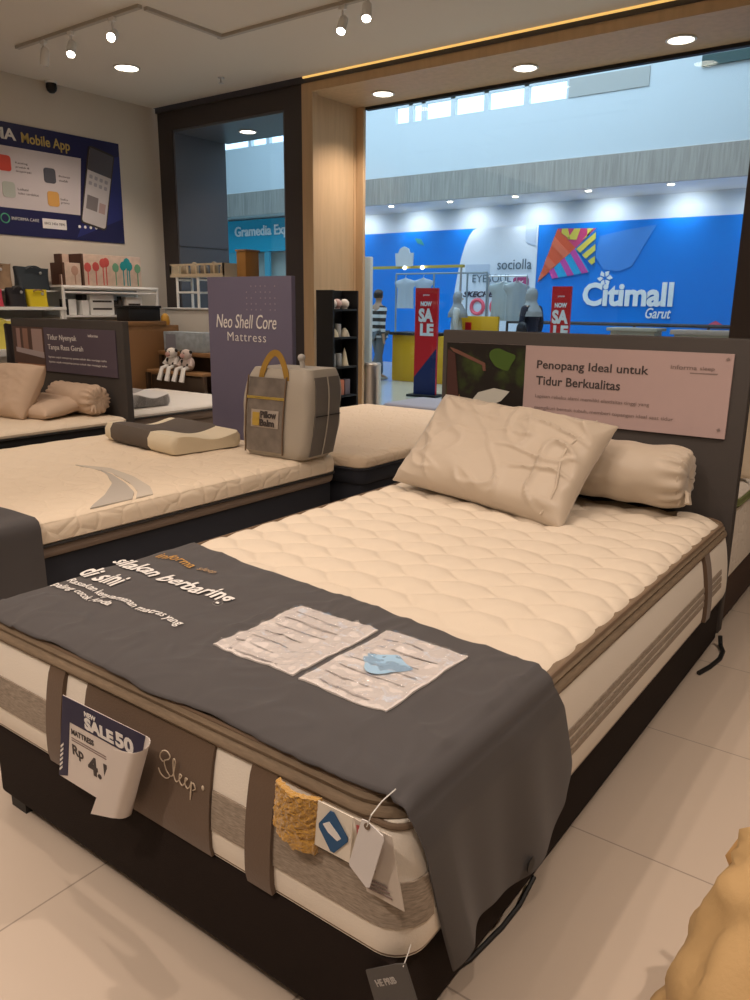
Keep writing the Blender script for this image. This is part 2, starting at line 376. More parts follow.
text('Citimall', M_inkw, hd, (-6.30, yh, 1.36), X_, Z_, 1.79, .46, .015, bold=.035)
text('Garut', M_inkw, hd, (-5.0, yh, 1.14), X_, Z_, .48, .20, .015, shear=.25)
for k in range(6):
    a = k*PI/3; c0 = Vector((-5.87, yh, 1.90)); d = Vector((math.cos(a), 0, math.sin(a))); e = Vector((-d.z, 0, d.x))
    flat('logo_petal', [((c0+d*.03).x, (c0+d*.03).z), ((c0+d*.10+e*.06).x, (c0+d*.10+e*.06).z), ((c0+d*.16).x, (c0+d*.16).z), ((c0+d*.09-e*.03).x, (c0+d*.09-e*.03).z)], M_inkw, hd)
yb = yh-.012
M_inkt = mat('teal_print', (.10, .16, .22), .6)
text('sociolla', M_inkt, hd, (-8.26, yb, 2.10), X_, Z_, .80, .21, .01, bold=.0)
text('brand partner tenants', M_inkt, hd, (-8.42, yb, 2.38), X_, Z_, .92, .05, .01) if False else None
text('EYESOUL', M_inkt, hd, (-8.86, yb, 1.84), X_, Z_, .95, .16, .01, bold=-.005)
text('SKECHERS', mat('dark_navy_print', (.02, .02, .05), .5), hd, (-9.08, yb, 1.53), X_, Z_, .98, .12, .01, bold=.03, shear=.3)
text('emina', M_inkt, hd, (-7.80, yb, 1.28), X_, Z_, .36, .09, .01)
b = BM(); box(b, -7.87, -7.51, yb-.005, yb+.005, 1.59, 1.94); bmesh.ops.bevel(b, geom=[e for e in b.edges if abs(e.verts[0].co.y-e.verts[1].co.y) > .005], offset=.06, segments=4, affect='EDGES', profile=.5)
obj('logo_tile', b, mat('logo_plum', (.38, .05, .17), .5), hd)
text('X', M_inkw, hd, (-7.74, yb-.008, 1.77), X_, Z_, .12, .10, .005); text('miniso', M_inkw, hd, (-7.82, yb-.008, 1.66), X_, Z_, .26, .07, .005, bold=.02)
for x in (-8.71, -8.22):
    b = BM(); tube(b, [(x+.15*math.cos(t*PI/12), yb, 1.32+.15*math.sin(t*PI/12)) for t in range(24)], .042, 6, closed=True); obj('logo_ring', b, mat('ring_pink', (.72, .10, .16), .5), hd)
flat('faint_logo', [(-9.05, 2.22), (-8.45, 2.22), (-8.45, 2.02), (-9.05, 2.02)], mat('faint_print', (.50, .60, .76), .5), hd, yb)
flat('pale_arch', [(-7.64, 2.97), (-7.64, 2.72), (-7.58, 2.62), (-7.40, 2.56), (-7.40, 2.97)], mat('faint_print', (.5, .6, .76), .5), hd, yb)
flat('picture_figure', [(-3.95, .98), (-3.70, 1.12), (-3.45, .98)], mat('ring_pink', (.72, .1, .16)), hd, yb)
# soffit downlights that wash the hoarding
fix = None
for i, x in enumerate((-12.0, -10.5, -9.0, -7.5, -6.0, -4.5, -3.0)):
    o = tag(obj('downlight', lathe(BM(), [(.0, 0), (.04, 0), (.055, -.010), (.055, .0)], (x, 14.75, 3.438), 16), M_lamp), 'round downlight in the white soffit above the mall hoarding', 'light', 'downlights washing the hoarding')
    spot((x, 15.25, 3.42), (x, 15.85, 2.6), 52, 140, .9, .08, (.95, .97, 1.0))
# bookshop front seen through the display window
gs = thing('shop_fascia', 'cyan shop fascia seen through the narrow display window', 'shop sign', (-15, 14.9, 0))
b = BM(); box(b, -18.5, -13.0, 14.9, 15.0, 2.62, 3.40); obj('fascia_board', b, mat('cyan_sign', (.02, .40, .60), .4), gs, smooth=False)
text('Gramedia Expo', M_inkw, gs, (-15.55, 14.885, 2.93), X_, Z_, 2.05, .32, .02, bold=.02)
b = BM(); box(b, -18.5, -15.3, 14.92, 15.0, 0, 2.62); box(b, -14.55, -14.40, 14.92, 15, 0, 2.62); box(b, -13.6, -13.0, 14.92, 15, 0, 2.62); obj('front_panel', b, mat('cyan_panel', (.10, .42, .55), .5), gs, smooth=False)
b = BM(); box(b, -15.3, -13.6, 15.2, 15.25, 0, 2.62); obj('shop_window', b, mat('shop_interior', (.45, .50, .47), .6), gs, smooth=False)

# ------------------------------------------------------------------ main bed
BX0, BX1, BY0, BY1 = -2.00, -.606, .920, 3.17
bed = thing('divan_bed', 'dark brown bed base with tall charcoal headboard, nearest in the shop', 'bed', (-1.32, 2.05, 0))
b = BM(); box(b, -1.935, BX1-.012, BY0-.014, BY1+.02, .04, .250, .012); obj('base', b, M_base, bed)
for x in (-1.875, BX1-.07):
    for y in (BY0+.03, BY1-.08): b = BM(); box(b, x-.035, x+.035, y-.03, y+.03, 0, .042); obj('leg', b, M_black, bed)
b = BM(); box(b, -1.968, -.612, 3.2, 3.255, .06, 1.238, .008); hb = obj('headboard', b, M_char, bed)
b = BM(); box(b, -.70, -.655, 3.195, 3.2, .02, .30); obj('headboard_bracket', b, M_black, bed)
# sign on headboard
sg = obj('sign_panel', box(BM(), -1.936, -.676, 3.190, 3.199, .858, 1.182), M_pink, bed, smooth=False)
def photo_mat():
    mt = bpy.data.materials.new('foliage_print'); mt.use_nodes = True; nt = mt.node_tree; p = nt.nodes['Principled BSDF']
    tc = nt.nodes.new('ShaderNodeTexCoord'); n = nt.nodes.new('ShaderNodeTexNoise'); n.inputs['Scale'].default_value = 7; n.inputs['Detail'].default_value = 4
    rp = nt.nodes.new('ShaderNodeValToRGB'); e = rp.color_ramp.elements
    e[0].position = .52; e[0].color = (.008, .006, .005, 1); e[1].position = .85; e[1].color = (.07, .13, .015, 1)
    nt.links.new(tc.outputs['Object'], n.inputs[0]); nt.links.new(n.outputs['Fac'], rp.inputs[0]); nt.links.new(rp.outputs[0], p.inputs['Base Color']); p.inputs['Roughness'].default_value = .45
    return mt
M_fol = photo_mat()
sy_ = 3.1895
ph = obj('sign_photo', box(BM(), -1.936, -1.533, sy_-.001, sy_+.001, .858, 1.182), M_fol, bed, smooth=False)
def plate(pts, mt, parent, name, y, d=.0012): b = BM(); prism(b, [(x, y, z) for x, z in pts], (0, d, 0)); return obj(name, b, mt, parent, smooth=False)
plate([(-1.81, .90), (-1.76, .96), (-1.68, .985), (-1.60, .975), (-1.64, .93), (-1.72, .89)], mat('leaf_white', (.55, .55, .50), .6), ph, 'photo_leaf', sy_-.003)
plate([(-1.92, 1.16), (-1.88, 1.15), (-1.73, 1.095), (-1.725, 1.06), (-1.74, 1.06), (-1.745, 1.085), (-1.90, 1.14)], mat('photo_branch', (.16, .07, .05), .6), ph, 'photo_branch', sy_-.003)
plate([(-1.93, 1.15), (-1.89, 1.13), (-1.86, .90), (-1.93, .87)], mat('photo_bark', (.06, .022, .018), .6), ph, 'photo_branch', sy_-.003)
plate([(-1.885, .895), (-1.86, .945), (-1.845, .90), (-1.85, .86), (-1.88, .86)], mat('photo_ochre', (.30, .17, .09), .6), ph, 'photo_leaf', sy_-.003)
plate([(-1.645+.06*math.cos(a)*(1+.2*math.sin(3*a)), 1.115+.05*math.sin(a)*(1+.25*math.cos(2*a+1))) for a in [k*PI/14 for k in range(28)]], mat('photo_green', (.055, .11, .014), .6), ph, 'photo_leaf', sy_-.003)
text('Penopang Ideal untuk', M_inkd, sg, (-1.475, sy_, 1.075), X_, Z_, .485, .046, .001, bold=.012)
text('Tidur Berkualitas', M_inkd, sg, (-1.475, sy_, 1.015), X_, Z_, .375, .038, .001, bold=.012)
text('Lapisan rebaku alami memiliki elastisitas tinggi yang', M_inkm, sg, (-1.475, sy_, .955), X_, Z_, .50, .019, .001, bold=.002)
text('mengikuti bentuk tubuh, memberi topangan ideal saat tidur', M_inkm, sg, (-1.475, sy_, .905), X_, Z_, .60, .019, .001, bold=.002)
text('informa', M_inkm, sg, (-.905, sy_, 1.115), X_, Z_, .10, .017, .001); text('sleep', M_inkm, sg, (-.795, sy_, 1.112), X_, Z_, .055, .018, .001)
plate([(-.83, 1.10), (-.73, 1.10), (-.725, 1.106), (-.83, 1.105)], M_inkm, sg, 'logo_line', sy_)
for x, z in ((-.70, 1.155), (-.705, .885)): plate([(x, z), (x+.012, z+.004), (x+.006, z+.014), (x-.004, z+.008)], M_inkm, sg, 'sign_pin', sy_-.002)

# mattress
mt_ = thing('mattress', 'cream and brown pillow top mattress on the nearest bed', 'mattress', (-1.32, 2.05, .266))
Z0, Z1, ZT = .252, .504, .540
CR = .055
def bulge(z): t = min(1, max(0, (z-Z0)/(Z1-Z0))); return .010 - .026*t + .014*math.sin(PI*t)**.5
b = BM(); slab(b, BX0, BX1, BY0, BY1, CR, [(bulge(z), z) for z in [Z0+(Z1-Z0)*k/12 for k in range(13)]], 9); obj('body', b, M_cream, mt_)
Lx, Ly = BX1-BX0-2*CR, BY1-BY0-2*CR; ARC = CR*PI/2
def per(s):
    """perimeter of the mattress from the front left corner along the front, then the right side"""
    if s < Lx: return (BX0+CR+s, BY0, 0, -1)
    s -= Lx
    if s < ARC: a = -PI/2+s/CR; return (BX1-CR+CR*math.cos(a), BY0+CR+CR*math.sin(a), math.cos(a), math.sin(a))
    s -= ARC
    return (BX1, BY0+CR+s, 1, 0)
def sX(x): return x-BX0-CR+.02
def sY(y): return Lx+ARC+(y-BY0-CR)
def patch(s0, s1, z0, z1, off, name, mt, parent=mt_, nz_=8, slant=0, wob=None, step=.02):
    b = BM(); ns = max(2, int((s1-s0)/step)+1)
    def f(o):
        def g(u, v):
            z = z0+(z1-z0)*v; x, y, nx, ny = per(s0+(s1-s0)*u+slant*v); k = bulge(z)+o
            if wob and o > 0: k += wob(u, v)
            return Vector((x+nx*k, y+ny*k, z))
        return g
    sheet(b, f(off), ns, nz_, f(-.01)); return obj(name, b, mt, parent)
patch(sX(-1.93), sX(-1.517), .318, .404, .004, 'tweed_band', M_tweed)
patch(sX(-1.085), sY(BY0+CR+.01), .318, .404, .004, 'tweed_band', M_tweed)
for za, zb in ((.322, .340), (.348, .366), (.374, .392)): patch(sY(BY0+CR+.02), sY(3.02), za, zb, .003, 'side_stripe', M_tweed, step=.1)
for x0, x1 in ((-1.665, -1.602), (-.982, -.915)): patch(sX(x0), sX(x1), Z0, Z1, .012, 'strap', M_brown, nz_=12)
patch(sX(-1.517), sX(-1.088), Z0, Z1, .008, 'brand_panel', M_brown, nz_=12, step=.03)
hs = patch(sY(2.775), sY(2.835), Z0+.01, Z1+.01, .014, 'strap', M_brown, nz_=12)
for z, po_, pr_ in ((Z0+.006, .002, .010), (Z1-.006, -.010, .006)):
    b = BM(); tube(b, [(a+(q+po_)*c, bb+(q+po_)*d, z) for a, bb, q, c, d in rrect(BX0, BX1, BY0, BY1, CR, 9)], pr_, 8, closed=True); obj('piping', b, M_pipe, mt_)
# script lettering on the brand panel
def front_y(z): return BY0-bulge(z)
def stroke(pts, r, mt, parent, name, y):
    b = BM(); P = []
    for i in range(len(pts)-1):
        p0, p1, p2, p3 = pts[max(0, i-1)], pts[i], pts[i+1], pts[min(len(pts)-1, i+2)]
        for k in range(6):
            t = k/6; P.append(tuple(.5*((2*p1[j])+(-p0[j]+p2[j])*t+(2*p0[j]-5*p1[j]+4*p2[j]-p3[j])*t*t+(-p0[j]+3*p1[j]-3*p2[j]+p3[j])*t**3) for j in (0, 1)))
    P.append(pts[-1]); tube(b, [(p[0], y, p[1]) for p in P], r, 5); return obj(name, b, mt, parent)
sx0, sz0, sc = -1.214, .386, .098
scr = [(0.18, .42), (.10, .36), (.02, .45), (.10, .60), (.26, .66), (.36, .58), (.30, .48), (.16, .38), (.20, .20), (.30, .08), (.18, -.02), (.02, .02), (-.06, .14)]
scr2 = [(.30, .08), (.42, .16), (.52, .50), (.46, .54), (.44, .20), (.50, .04), (.58, .08), (.66, .18), (.70, .24), (.64, .26), (.62, .10), (.70, .02), (.78, .10), (.84, .20), (.88, .24), (.82, .24), (.80, .08), (.88, .02), (.96, .12), (1.0, .22), (.98, .0), (.94, -.22), (.98, .12), (1.06, .22), (1.12, .12), (1.04, .04)]
M_thread = mat('cream_thread', (.62, .52, .40), .6)
for q in (scr, scr2): stroke([(sx0+x*sc, sz0+z*sc) for x, z in q], .0013, M_thread, mt_, 'script_lettering', front_y(.37)-.010)
b = BM(); ell(b, (-1.085, front_y(.40)-.010, .405), .004, .002, .006, 8, 6); obj('logo_dot', b, M_thread, mt_)
# pillow top
TX0, TX1, TY0, TY1 = BX0+.0, BX1-.024, BY0+.022, BY1
def quilt(x, y):
    a, bb = .27, .125
    xx = x + .015*nz(x*3, y*3); yy = y + .010*nz(x*4+9, y*4)
    a, bb = .30, .128
    d1 = d2 = 9
    for sx_, sy3 in ((0, 0), (.5, .5)):
        fx, fy_ = xx/a-sx_, yy/bb-sy3; i0, j0 = round(fx), round(fy_)
        for di in (-1, 0, 1):
            for dj in (-1, 0, 1):
                dd = math.hypot((fx-i0-di)*1.45, fy_-j0-dj)
                if dd < d1: d1, d2 = dd, d1
                elif dd < d2: d2 = dd
    q = min(1, (d2-d1)*1.6)
    return (.020*(q**.5) + .005*nz(x*5, y*5, 3))*(1 if y > 1.68 else max(.3, 1-(1.68-y)/.12))
b = BM()
slab(b, TX0, TX1, TY0, TY1, .09, [(-.03, Z1-.004), (.022, Z1-.003), (.026, Z1+.004), (.024, Z1+.011), (.016, Z1+.017), (.004, Z1+.020)], 9, cap_top=False)
obj('pillow_top_border', b, M_taupe, mt_)
b = BM(); slab(b, TX0, TX1, TY0, TY1, .09, [(-.02, Z1+.014), (.014, Z1+.019), (.016, Z1+.027), (.006, Z1+.038), (-.012, Z1+.036)], 9); obj('pillow_top_border', b, M_taupe, mt_)
b = BM(); tube(b, [(a+(q+.008)*c, bb_+(q+.008)*d, Z1+.018) for a, bb_, q, c, d in rrect(TX0, TX1, TY0, TY1, .09, 9)], .003, 6, closed=True); obj('piping', b, mat('dark_brown_piping', (.06, .04, .03), .7), mt_)
b = BM(); tube(b, [(a+(q+.004)*c, bb_+(q+.004)*d, Z1+.037) for a, bb_, q, c, d in rrect(TX0, TX1, TY0, TY1, .09, 9)], .006, 6, closed=True); obj('piping', b, M_pipe, mt_)
b = BM(); quilt_top(b, TX0+.002, TX1-.002, TY0+.002, TY1-.002, .088, ZT+.008, .026, quilt, 190, 290)
obj('quilted_top', b, M_knit, mt_, ang=80)
# sewn-in labels
def lab(name, x0, x1, z0, z1, y, mt, parent=mt_, tilt=.0, n=6, curl=.0):
    b = BM(); f = lambda u, v: Vector((x0+(x1-x0)*u - tilt*(1-v), y-.004-curl*math.sin(PI*u)*(1-v), z0+(z1-z0)*v))
    sheet(b, f, n, n, lambda u, v: f(u, v)+Vector((0, .002, 0))); return obj(name, b, mt, parent)
fy = BY0-.012
b = BM()
def fur(u, v):
    x = -.872+.100*u-.010*(1-v); z = .516-.096*(1-v) + (.012*nz(u*9, 3) - .02*u if v < .05 else 0)
    return Vector((x, fy-.016-.016*math.sin(PI*u)-.005*nz(u*14, v*14)-.003*nz(u*40, v*40), z))
sheet(b, fur, 28, 34, lambda u, v: fur(u, v)+Vector((0, .012, 0))); obj('gold_plush_label', b, mat('gold_plush', (.56, .30, .045), .6, bump=.8, bscale=160, sheen=.5), mt_)
l1 = lab('brand_label', -.773, -.695, .424, .516, fy-.012, mat('label_white', (.74, .69, .60), .6), tilt=.008)
def dia(k, dz=0): return [(-.747+.004, .470+.040*k), (-.739+.004, .470+.040*k), (-.705, .470+.004), (-.705, .470-.004), (-.735, .470-.040*k), (-.743, .470-.040*k), (-.773+.004, .470-.004), (-.773+.004, .470+.004)]
plate(dia(1), mat('label_blue', (.012, .085, .22), .5), l1, 'blue_diamond', fy-.0185)
plate([(-.759, .478), (-.745, .488), (-.727, .474), (-.719, .466), (-.727, .458), (-.747, .466)], M_ink, l1, 'swoosh', fy-.0195)
l2 = lab('care_label', -.695, -.618, .385, .514, fy-.010, mat('label_grey', (.56, .50, .44), .6), tilt=-.028)
plate([(-.688, .506), (-.645, .512), (-.645, .468), (-.685, .462)], mat('label_red', (.36, .06, .06), .5), l2, 'red_patch', fy-.0165)
text('Dis', M_ink, l2, (-.683, fy-.0170, .476), X_, Z_, .030, .024, .0008)
for z, wd in ((.394, .055), (.402, .05), (.410, .045), (.43, .02)): plate([(-.668, z), (-.668+wd, z+.003), (-.668+wd, z+.006), (-.668, z+.003)], M_inkm, l2, 'small_print', fy-.0165)

# hang tag on cord
tg = thing('hang_tag', 'small blank white hang tag on a cord below the pillow top corner', 'tag', (-.665, .87, .42))
Y1 = .872
b = BM(); prism(b, [(-.662, Y1, .540), (-.652, Y1, .541), (-.620, Y1, .528), (-.618, Y1, .520), (-.645, Y1, .418), (-.652, Y1, .415), (-.687, Y1, .440), (-.688, Y1, .446)], (0, .002, 0)); obj('card', b, mat('tag_card', (.70, .68, .68), .5), tg, smooth=False)
b = BM(); lathe(b, [(0, 0), (.006, 0), (.006, .002), (0, .002)], (0, 0, 0), 12, Matrix.Translation((-.650, Y1-.0002, .533)) @ Matrix.Rotation(PI/2, 4, 'X')); obj('eyelet', b, M_pipe, tg)
b = BM(); tube(b, [(-.650, Y1-.002, .533), (-.640, Y1-.004, .56), (-.635, .890, .575), (-.622, .91, .592)], .0012, 5); obj('cord', b, M_white, tg)
# dark hang tag on the base
dt = thing('hang_tag', 'dark grey hang tag against the base below the mattress corner', 'tag', (-.6, .89, .2))
Y2 = .893
b = BM(); prism(b, [(-.667, Y2, .222), (-.605, Y2, .272), (-.585, Y2, .285), (-.556, Y2, .215), (-.64, Y2, .150)], (0, .003, 0)); obj('card', b, mat('tag_grey', (.085, .08, .078), .6), dt, smooth=False)
ux, uz = Vector((.062, 0, .050)).normalized(), Vector((-.04, 0, .06)).normalized()
text('HE PRIB', mat('tag_print', (.42, .40, .38), .6), dt, (-.640, Y2, .204), ux, uz, .052, .012, .0008, bold=.02)
b = BM(); tube(b, [(-.588, Y2-.001, .278), (-.586, .905, .30), (-.586, .91, .31)], .001, 5); obj('cord', b, M_white, dt)

# sale price card
pc = thing('price_card', 'curled navy and white sale price card hanging on the mattress front', 'price card', (-1.4, .88, .26))
YP = .868
def card(u, v):
    # v 0 bottom .. 1 top ; u runs along the card, round the curl and back over the front
    zt = .486 + .006*u; zb = .262 + .002*u + .045*max(0, min(1, (u-.55)/.25))
    xl = -1.558+.048*v-.0*u + .0; fold = -1.290 + .082*v
    L1 = fold-xl; r = .022; L2 = PI*r; L3 = .050+.022*(1-v); s = u*(L1+L2+L3)
    drop = -.012*max(0, (s-L1)/(L2+L3)) if s > L1 else 0
    z = zb+(zt-zb)*v
    if s < L1: x, y = xl+s, YP
    elif s < L1+L2: a = (s-L1)/r; x, y = fold+r*math.sin(a), YP-r*(1-math.cos(a))
    else: x, y = fold-(s-L1-L2), YP-2*r-.05*(s-L1-L2)
    return Vector((x, y, z + drop*2.2 - .012*max(0, min(1, (s-L1)/(L2+L3)))*(1-v)))
b = BM(); sheet(b, card, 60, 10, lambda u, v: card(u, v)+Vector((0, .0012, 0)) if u < .55 else card(u, v)+Vector((0, .0012, 0)))
obj('card', b, mat('price_paper', (.72, .66, .62), .55), pc)
def cquad(u0, u1, v0, v1, mt, name, y=YP-.0006):
    pass
def px_(v): return -1.558+.048*v
# navy margins lie on the flat part of the card
plate([(px_(1), .485), (-1.214, .491), (-1.235, .425), (px_(.78)+.03, .425)], M_lnum, pc, 'navy_header', YP-.0012, .0008)
plate([(px_(0), .262), (px_(1), .485), (px_(1)+.030, .485), (px_(.1)+.032, .275)], M_lnum, pc, 'navy_margin', YP-.0010, .0008)
for k in range(6):
    z = .278+.013*k; x = px_((z-.262)/.214)
    plate([(x+.003, z), (x+.016, z+.012), (x+.016, z+.018), (x+.003, z+.006)], M_ink, pc, 'chevron', YP-.0022, .0008)
text('NEW', M_ink, pc, (-1.428, YP-.0014, .462), (1, 0, .0), Z_, .042, .012, .0008, bold=.03)
text('SALE', M_ink, pc, (-1.430, YP-.0014, .430), (1, 0, .0), Z_, .105, .030, .0008, bold=.05)
text('50', M_ink, pc, (-1.318, YP-.0014, .430), (1, 0, .0), Z_, .062, .036, .0008, bold=.04)
text('MATTRESS', M_inkd, pc, (-1.488, YP-.0004, .396), X_, Z_, .085, .014, .0008, bold=.02)
for z in (.385, .379): plate([(-1.490, z), (-1.36, z), (-1.36, z+.0022), (-1.490, z+.0022)], M_inkm, pc, 'small_print', YP-.001, .0008)
text('Rp', M_inkd, pc, (-1.490, YP-.0004, .336), X_, Z_, .042, .034, .0008, bold=.02)
text('4.19', M_inkd, pc, (-1.432, YP-.0004, .318), X_, Z_, .115, .048, .0008, bold=.04)

# ------------------------------------------------------------------ runner cloth
rn = thing('bed_runner', 'dark grey printed runner cloth draped over the foot of the nearest bed', 'runner', (-1.32, 1.25, .6))
XE = BX1-.005
TOPZ = .566
def run_top(x, y):
    return TOPZ + .005 + .005*nz(x*5, y*8, 1) + .005*nz(x*12, y*9, 5) + (.0045*max(0, 1-abs(nz(x*6+y*3, y*4-x*2, 8))*5)**2 + .003*max(0, 1-abs(nz(x*9-y*5, y*7, 2))*5)**2)*(1 if x > -1.35 or y < 1.08 else .3)
def runner(u, v):
    y0 = .928 + .004*math.sin(u*25); y1 = 1.655 - .155*min(1, u/.8) + .006*math.sin(u*17)
    L_left, L_top, L_r, L_hang = .14, XE-.036-BX0, .06, .345
    T = L_left+L_top+L_r+L_hang; s = u*T
    y = y0+(y1-y0)*v
    fe = max(0, 1-v/.10); dro = -.018*fe*fe       # front edge dips over the rounded rim
    if s < L_left:
        k = (L_left-s); return Vector((BX0-.022-.02*math.sin(v*14)*k/L_left, y, TOPZ-.02-k))
    s -= L_left
    if s < L_top:
        x = BX0+.0+s; e = min(1, s/.04); return Vector((x, y, run_top(x, y)+dro-.02*(1-e)))
    s -= L_top
    xe = BX0+L_top; r = L_r/(PI/2)
    if s < L_r:
        a = s/r; return Vector((xe+r*math.sin(a), y, TOPZ+dro*(1-s/L_r)-r*(1-math.cos(a)) + .003*nz(xe*6, y*9)))
    s -= L_r; t = s/L_hang
    # hanging flap: folds, drawn in at the front corner, rounded at the far bottom corner
    yy = y + t*(.13*(1-v)**2 + .12*v*v) ; 
    fold = .014*min(1, t*6) + t**.8*(.012*(1+math.sin(v*9.5+1.2)) + .005*(1+math.sin(v*21)))
    cut = .045*max(0, (v-.6)/.4)**2*t + .010*t*math.sin(v*8) - .045*max(0, 1-v/.3)**2*t
    slip = .05*max(0, 1-v/.12)*t
    return Vector((xe+r+.004+fold-slip*.4, yy-.06*max(0, (v-.85)/.15)**2*max(0, (t-.7)/.3)**2, TOPZ-r-s+cut))
b = BM(); NU, NV = 230, 84
A = sheet(b, runner, NU, NV, lambda u, v: runner(u, v)+Vector((0, 0, -.003)) if u < .80 else runner(u, v)+Vector((-.003, 0, 0)))
obj('cloth', b, M_runner, rn, ang=70)
def on_top(co): return Vector((co.x, co.y, run_top(co.x, co.y)+.0045+(co.z-TOPZ)))
Yv = (0, 1, 0)
wob = lambda co: on_top(co + Vector((0, .006*math.sin(co.x*40), 0)))
# the print runs along the bed's width
def rtext(s, x, y, w_, h_, mt=M_ink, bold=.015, rot=-.03): text(s, mt, rn, (x, y, TOPZ), (1, rot, 0), Yv, w_, h_, .0008, bold=bold, warp=wob)
rtext('silakan berbaring', -1.985, 1.315, .52, .085, bold=.02)
rtext('di sini', -1.975, 1.215, .165, .075, bold=.02)
rtext('Rasakan kenyamanan matras yang', -1.94, 1.155, .50, .036, bold=.008)
rtext('paling cocok Anda', -1.945, 1.115, .25, .034, bold=.008)
rtext('informa', -1.93, 1.465, .17, .040, M_orange, .0); rtext('sleep', -1.74, 1.455, .07, .035, mat('tan_print', (.40, .27, .16), .6), .0)
M_plast = glass_mat('clear_plastic', (.97, .97, .98), .22, .07)
def sleeve(x0, x1, y0, y1, blue):
    b = BM(); f = lambda u, v: Vector((x0+(x1-x0)*u, y0+(y1-y0)*v, 0))
    def g(dz, wr):
        def h(u, v):
            p = f(u, v); return Vector((p.x, p.y, run_top(p.x, p.y)+dz+wr*(.0022*nz(p.x*30, p.y*30, 2)+.0016*nz(p.x*60, p.y*50, 4))))
        return h
    sheet(b, g(.005, 1), 36, 44, g(.001, 0)); pp = obj('paper_sheet', b, M_paper, rn)
    b = BM(); h = g(.009, 2.8)
    def hh(u, v): p = h(u, v); return p
    grid(b, hh, 40, 48); obj('plastic_cover', b, M_plast, pp)
    for k in range(7):
        y = y1-.05-.042*k; wd = (x1-x0)*random.uniform(.45, .8); xs = x0+.02+random.uniform(0, .03)
        bb_ = BM(); prism(bb_, [(xs, y, 0), (xs+wd, y, 0), (xs+wd, y+.004, 0), (xs, y+.004, 0)], (0, 0, .0006))
        bmesh.ops.subdivide_edges(bb_, edges=bb_.edges, cuts=3)
        for v in bb_.verts: v.co.z += run_top(v.co.x, v.co.y)+.0062
        obj('print_line', bb_, mat('grey_print', (.46, .42, .41), .6), pp)
    if blue:
        bb_ = BM(); grid(bb_, lambda u, v: Vector((x0+.11+.058*v*math.cos(2*PI*u)*(1+.22*math.sin(6*PI*u)), y0+.16+.045*v*math.sin(2*PI*u)*(1+.2*math.cos(8*PI*u)), run_top(x0+.11, y0+.15)+.0072)), 40, 4, cu=True); obj('blue_print', bb_, mat('pale_blue_print', (.35, .55, .75), .5), pp)
sleeve(-1.292, -1.042, 1.125, 1.435, False); sleeve(-1.022, -.792, 1.12, 1.44, True)
b = BM(); lathe(b, [(.010, 0), (.016, 0), (.016, .003), (.010, .003)], (0, 0, 0), 14, Matrix.Translation((-.562, 1.33, .205)) @ Matrix.Rotation(PI/2, 4, 'Y')); obj('eyelet', b, M_black, rn)

# ------------------------------------------------------------------ pillows
def pillow_bm(w_, h_, t_, seed=0, wr=.007, pinch=.05, n=44):
    b = BM()
    def side(sg_):
        def f(u, v):
            x, y = 2*u-1, 2*v-1
            k = max(0, (1-x**6))**.55*max(0, (1-y**6))**.55*(1-.12*(x*x+y*y))
            dx, dy = 1-pinch*(1-x*x)*0 - pinch*(1-y*y)*abs(x)**3, 1-pinch*1.3*(1-x*x)*abs(y)**3
            rg = lambda q: max(0, 1-abs(q)*5)**2
            cm = .25+.75*min(1, max(abs(x), abs(y))**2+max(0, x)*.8)
            wv = wr*.6*nz(x*1.8+seed, y*1.9, sg_) + wr*cm*(.9*rg(nz(x*2.6+y*.9+seed, y*1.1-x*.5, 7))+.7*rg(nz(x*1.3-y*1.2+seed, y*2.4+x*1.1, 3)))
            wv *= min(1, (1-abs(x))*6)*min(1, (1-abs(y))*6)*.9+.1
            return Vector((x*w_/2*dx, y*h_/2*dy, sg_*(t_/2*k+.004)+sg_*wv*(.4+k)))
        return f
    sheet(b, side(1), n, n, side(-1)); return b
def frame(c, xa, ya):
    xa = Vector(xa).normalized(); ya = Vector(ya); ya = (ya-xa*ya.dot(xa)).normalized(); za = xa.cross(ya)
    mm = Matrix((xa, ya, za)).transposed().to_4x4(); mm.translation = c; return mm
pw = thing('pillow', 'large champagne satin pillow leaning on the bolster of the nearest bed', 'pillow', (-1.47, 2.8, .61))
b = pillow_bm(.86, .48, .17, 3, .017, .05, 90); bmesh.ops.transform(b, matrix=frame((-1.462, 2.835, .752), (.80, -.12, -.045), (-.055, .29, .31)), verts=b.verts); obj('pillow_case', b, M_satin, pw, ang=80)
b = BM()
fm = frame((-1.462, 2.835, .752), (.80, -.12, -.045), (-.055, .29, .31))
tube(b, [fm @ Vector((.345+.02*math.sin(k), -.22+.44*k/8, .045+.012*math.sin(PI*k/8)*3)) for k in range(9)], .004, 6); obj('flap_hem', b, M_satin, pw)
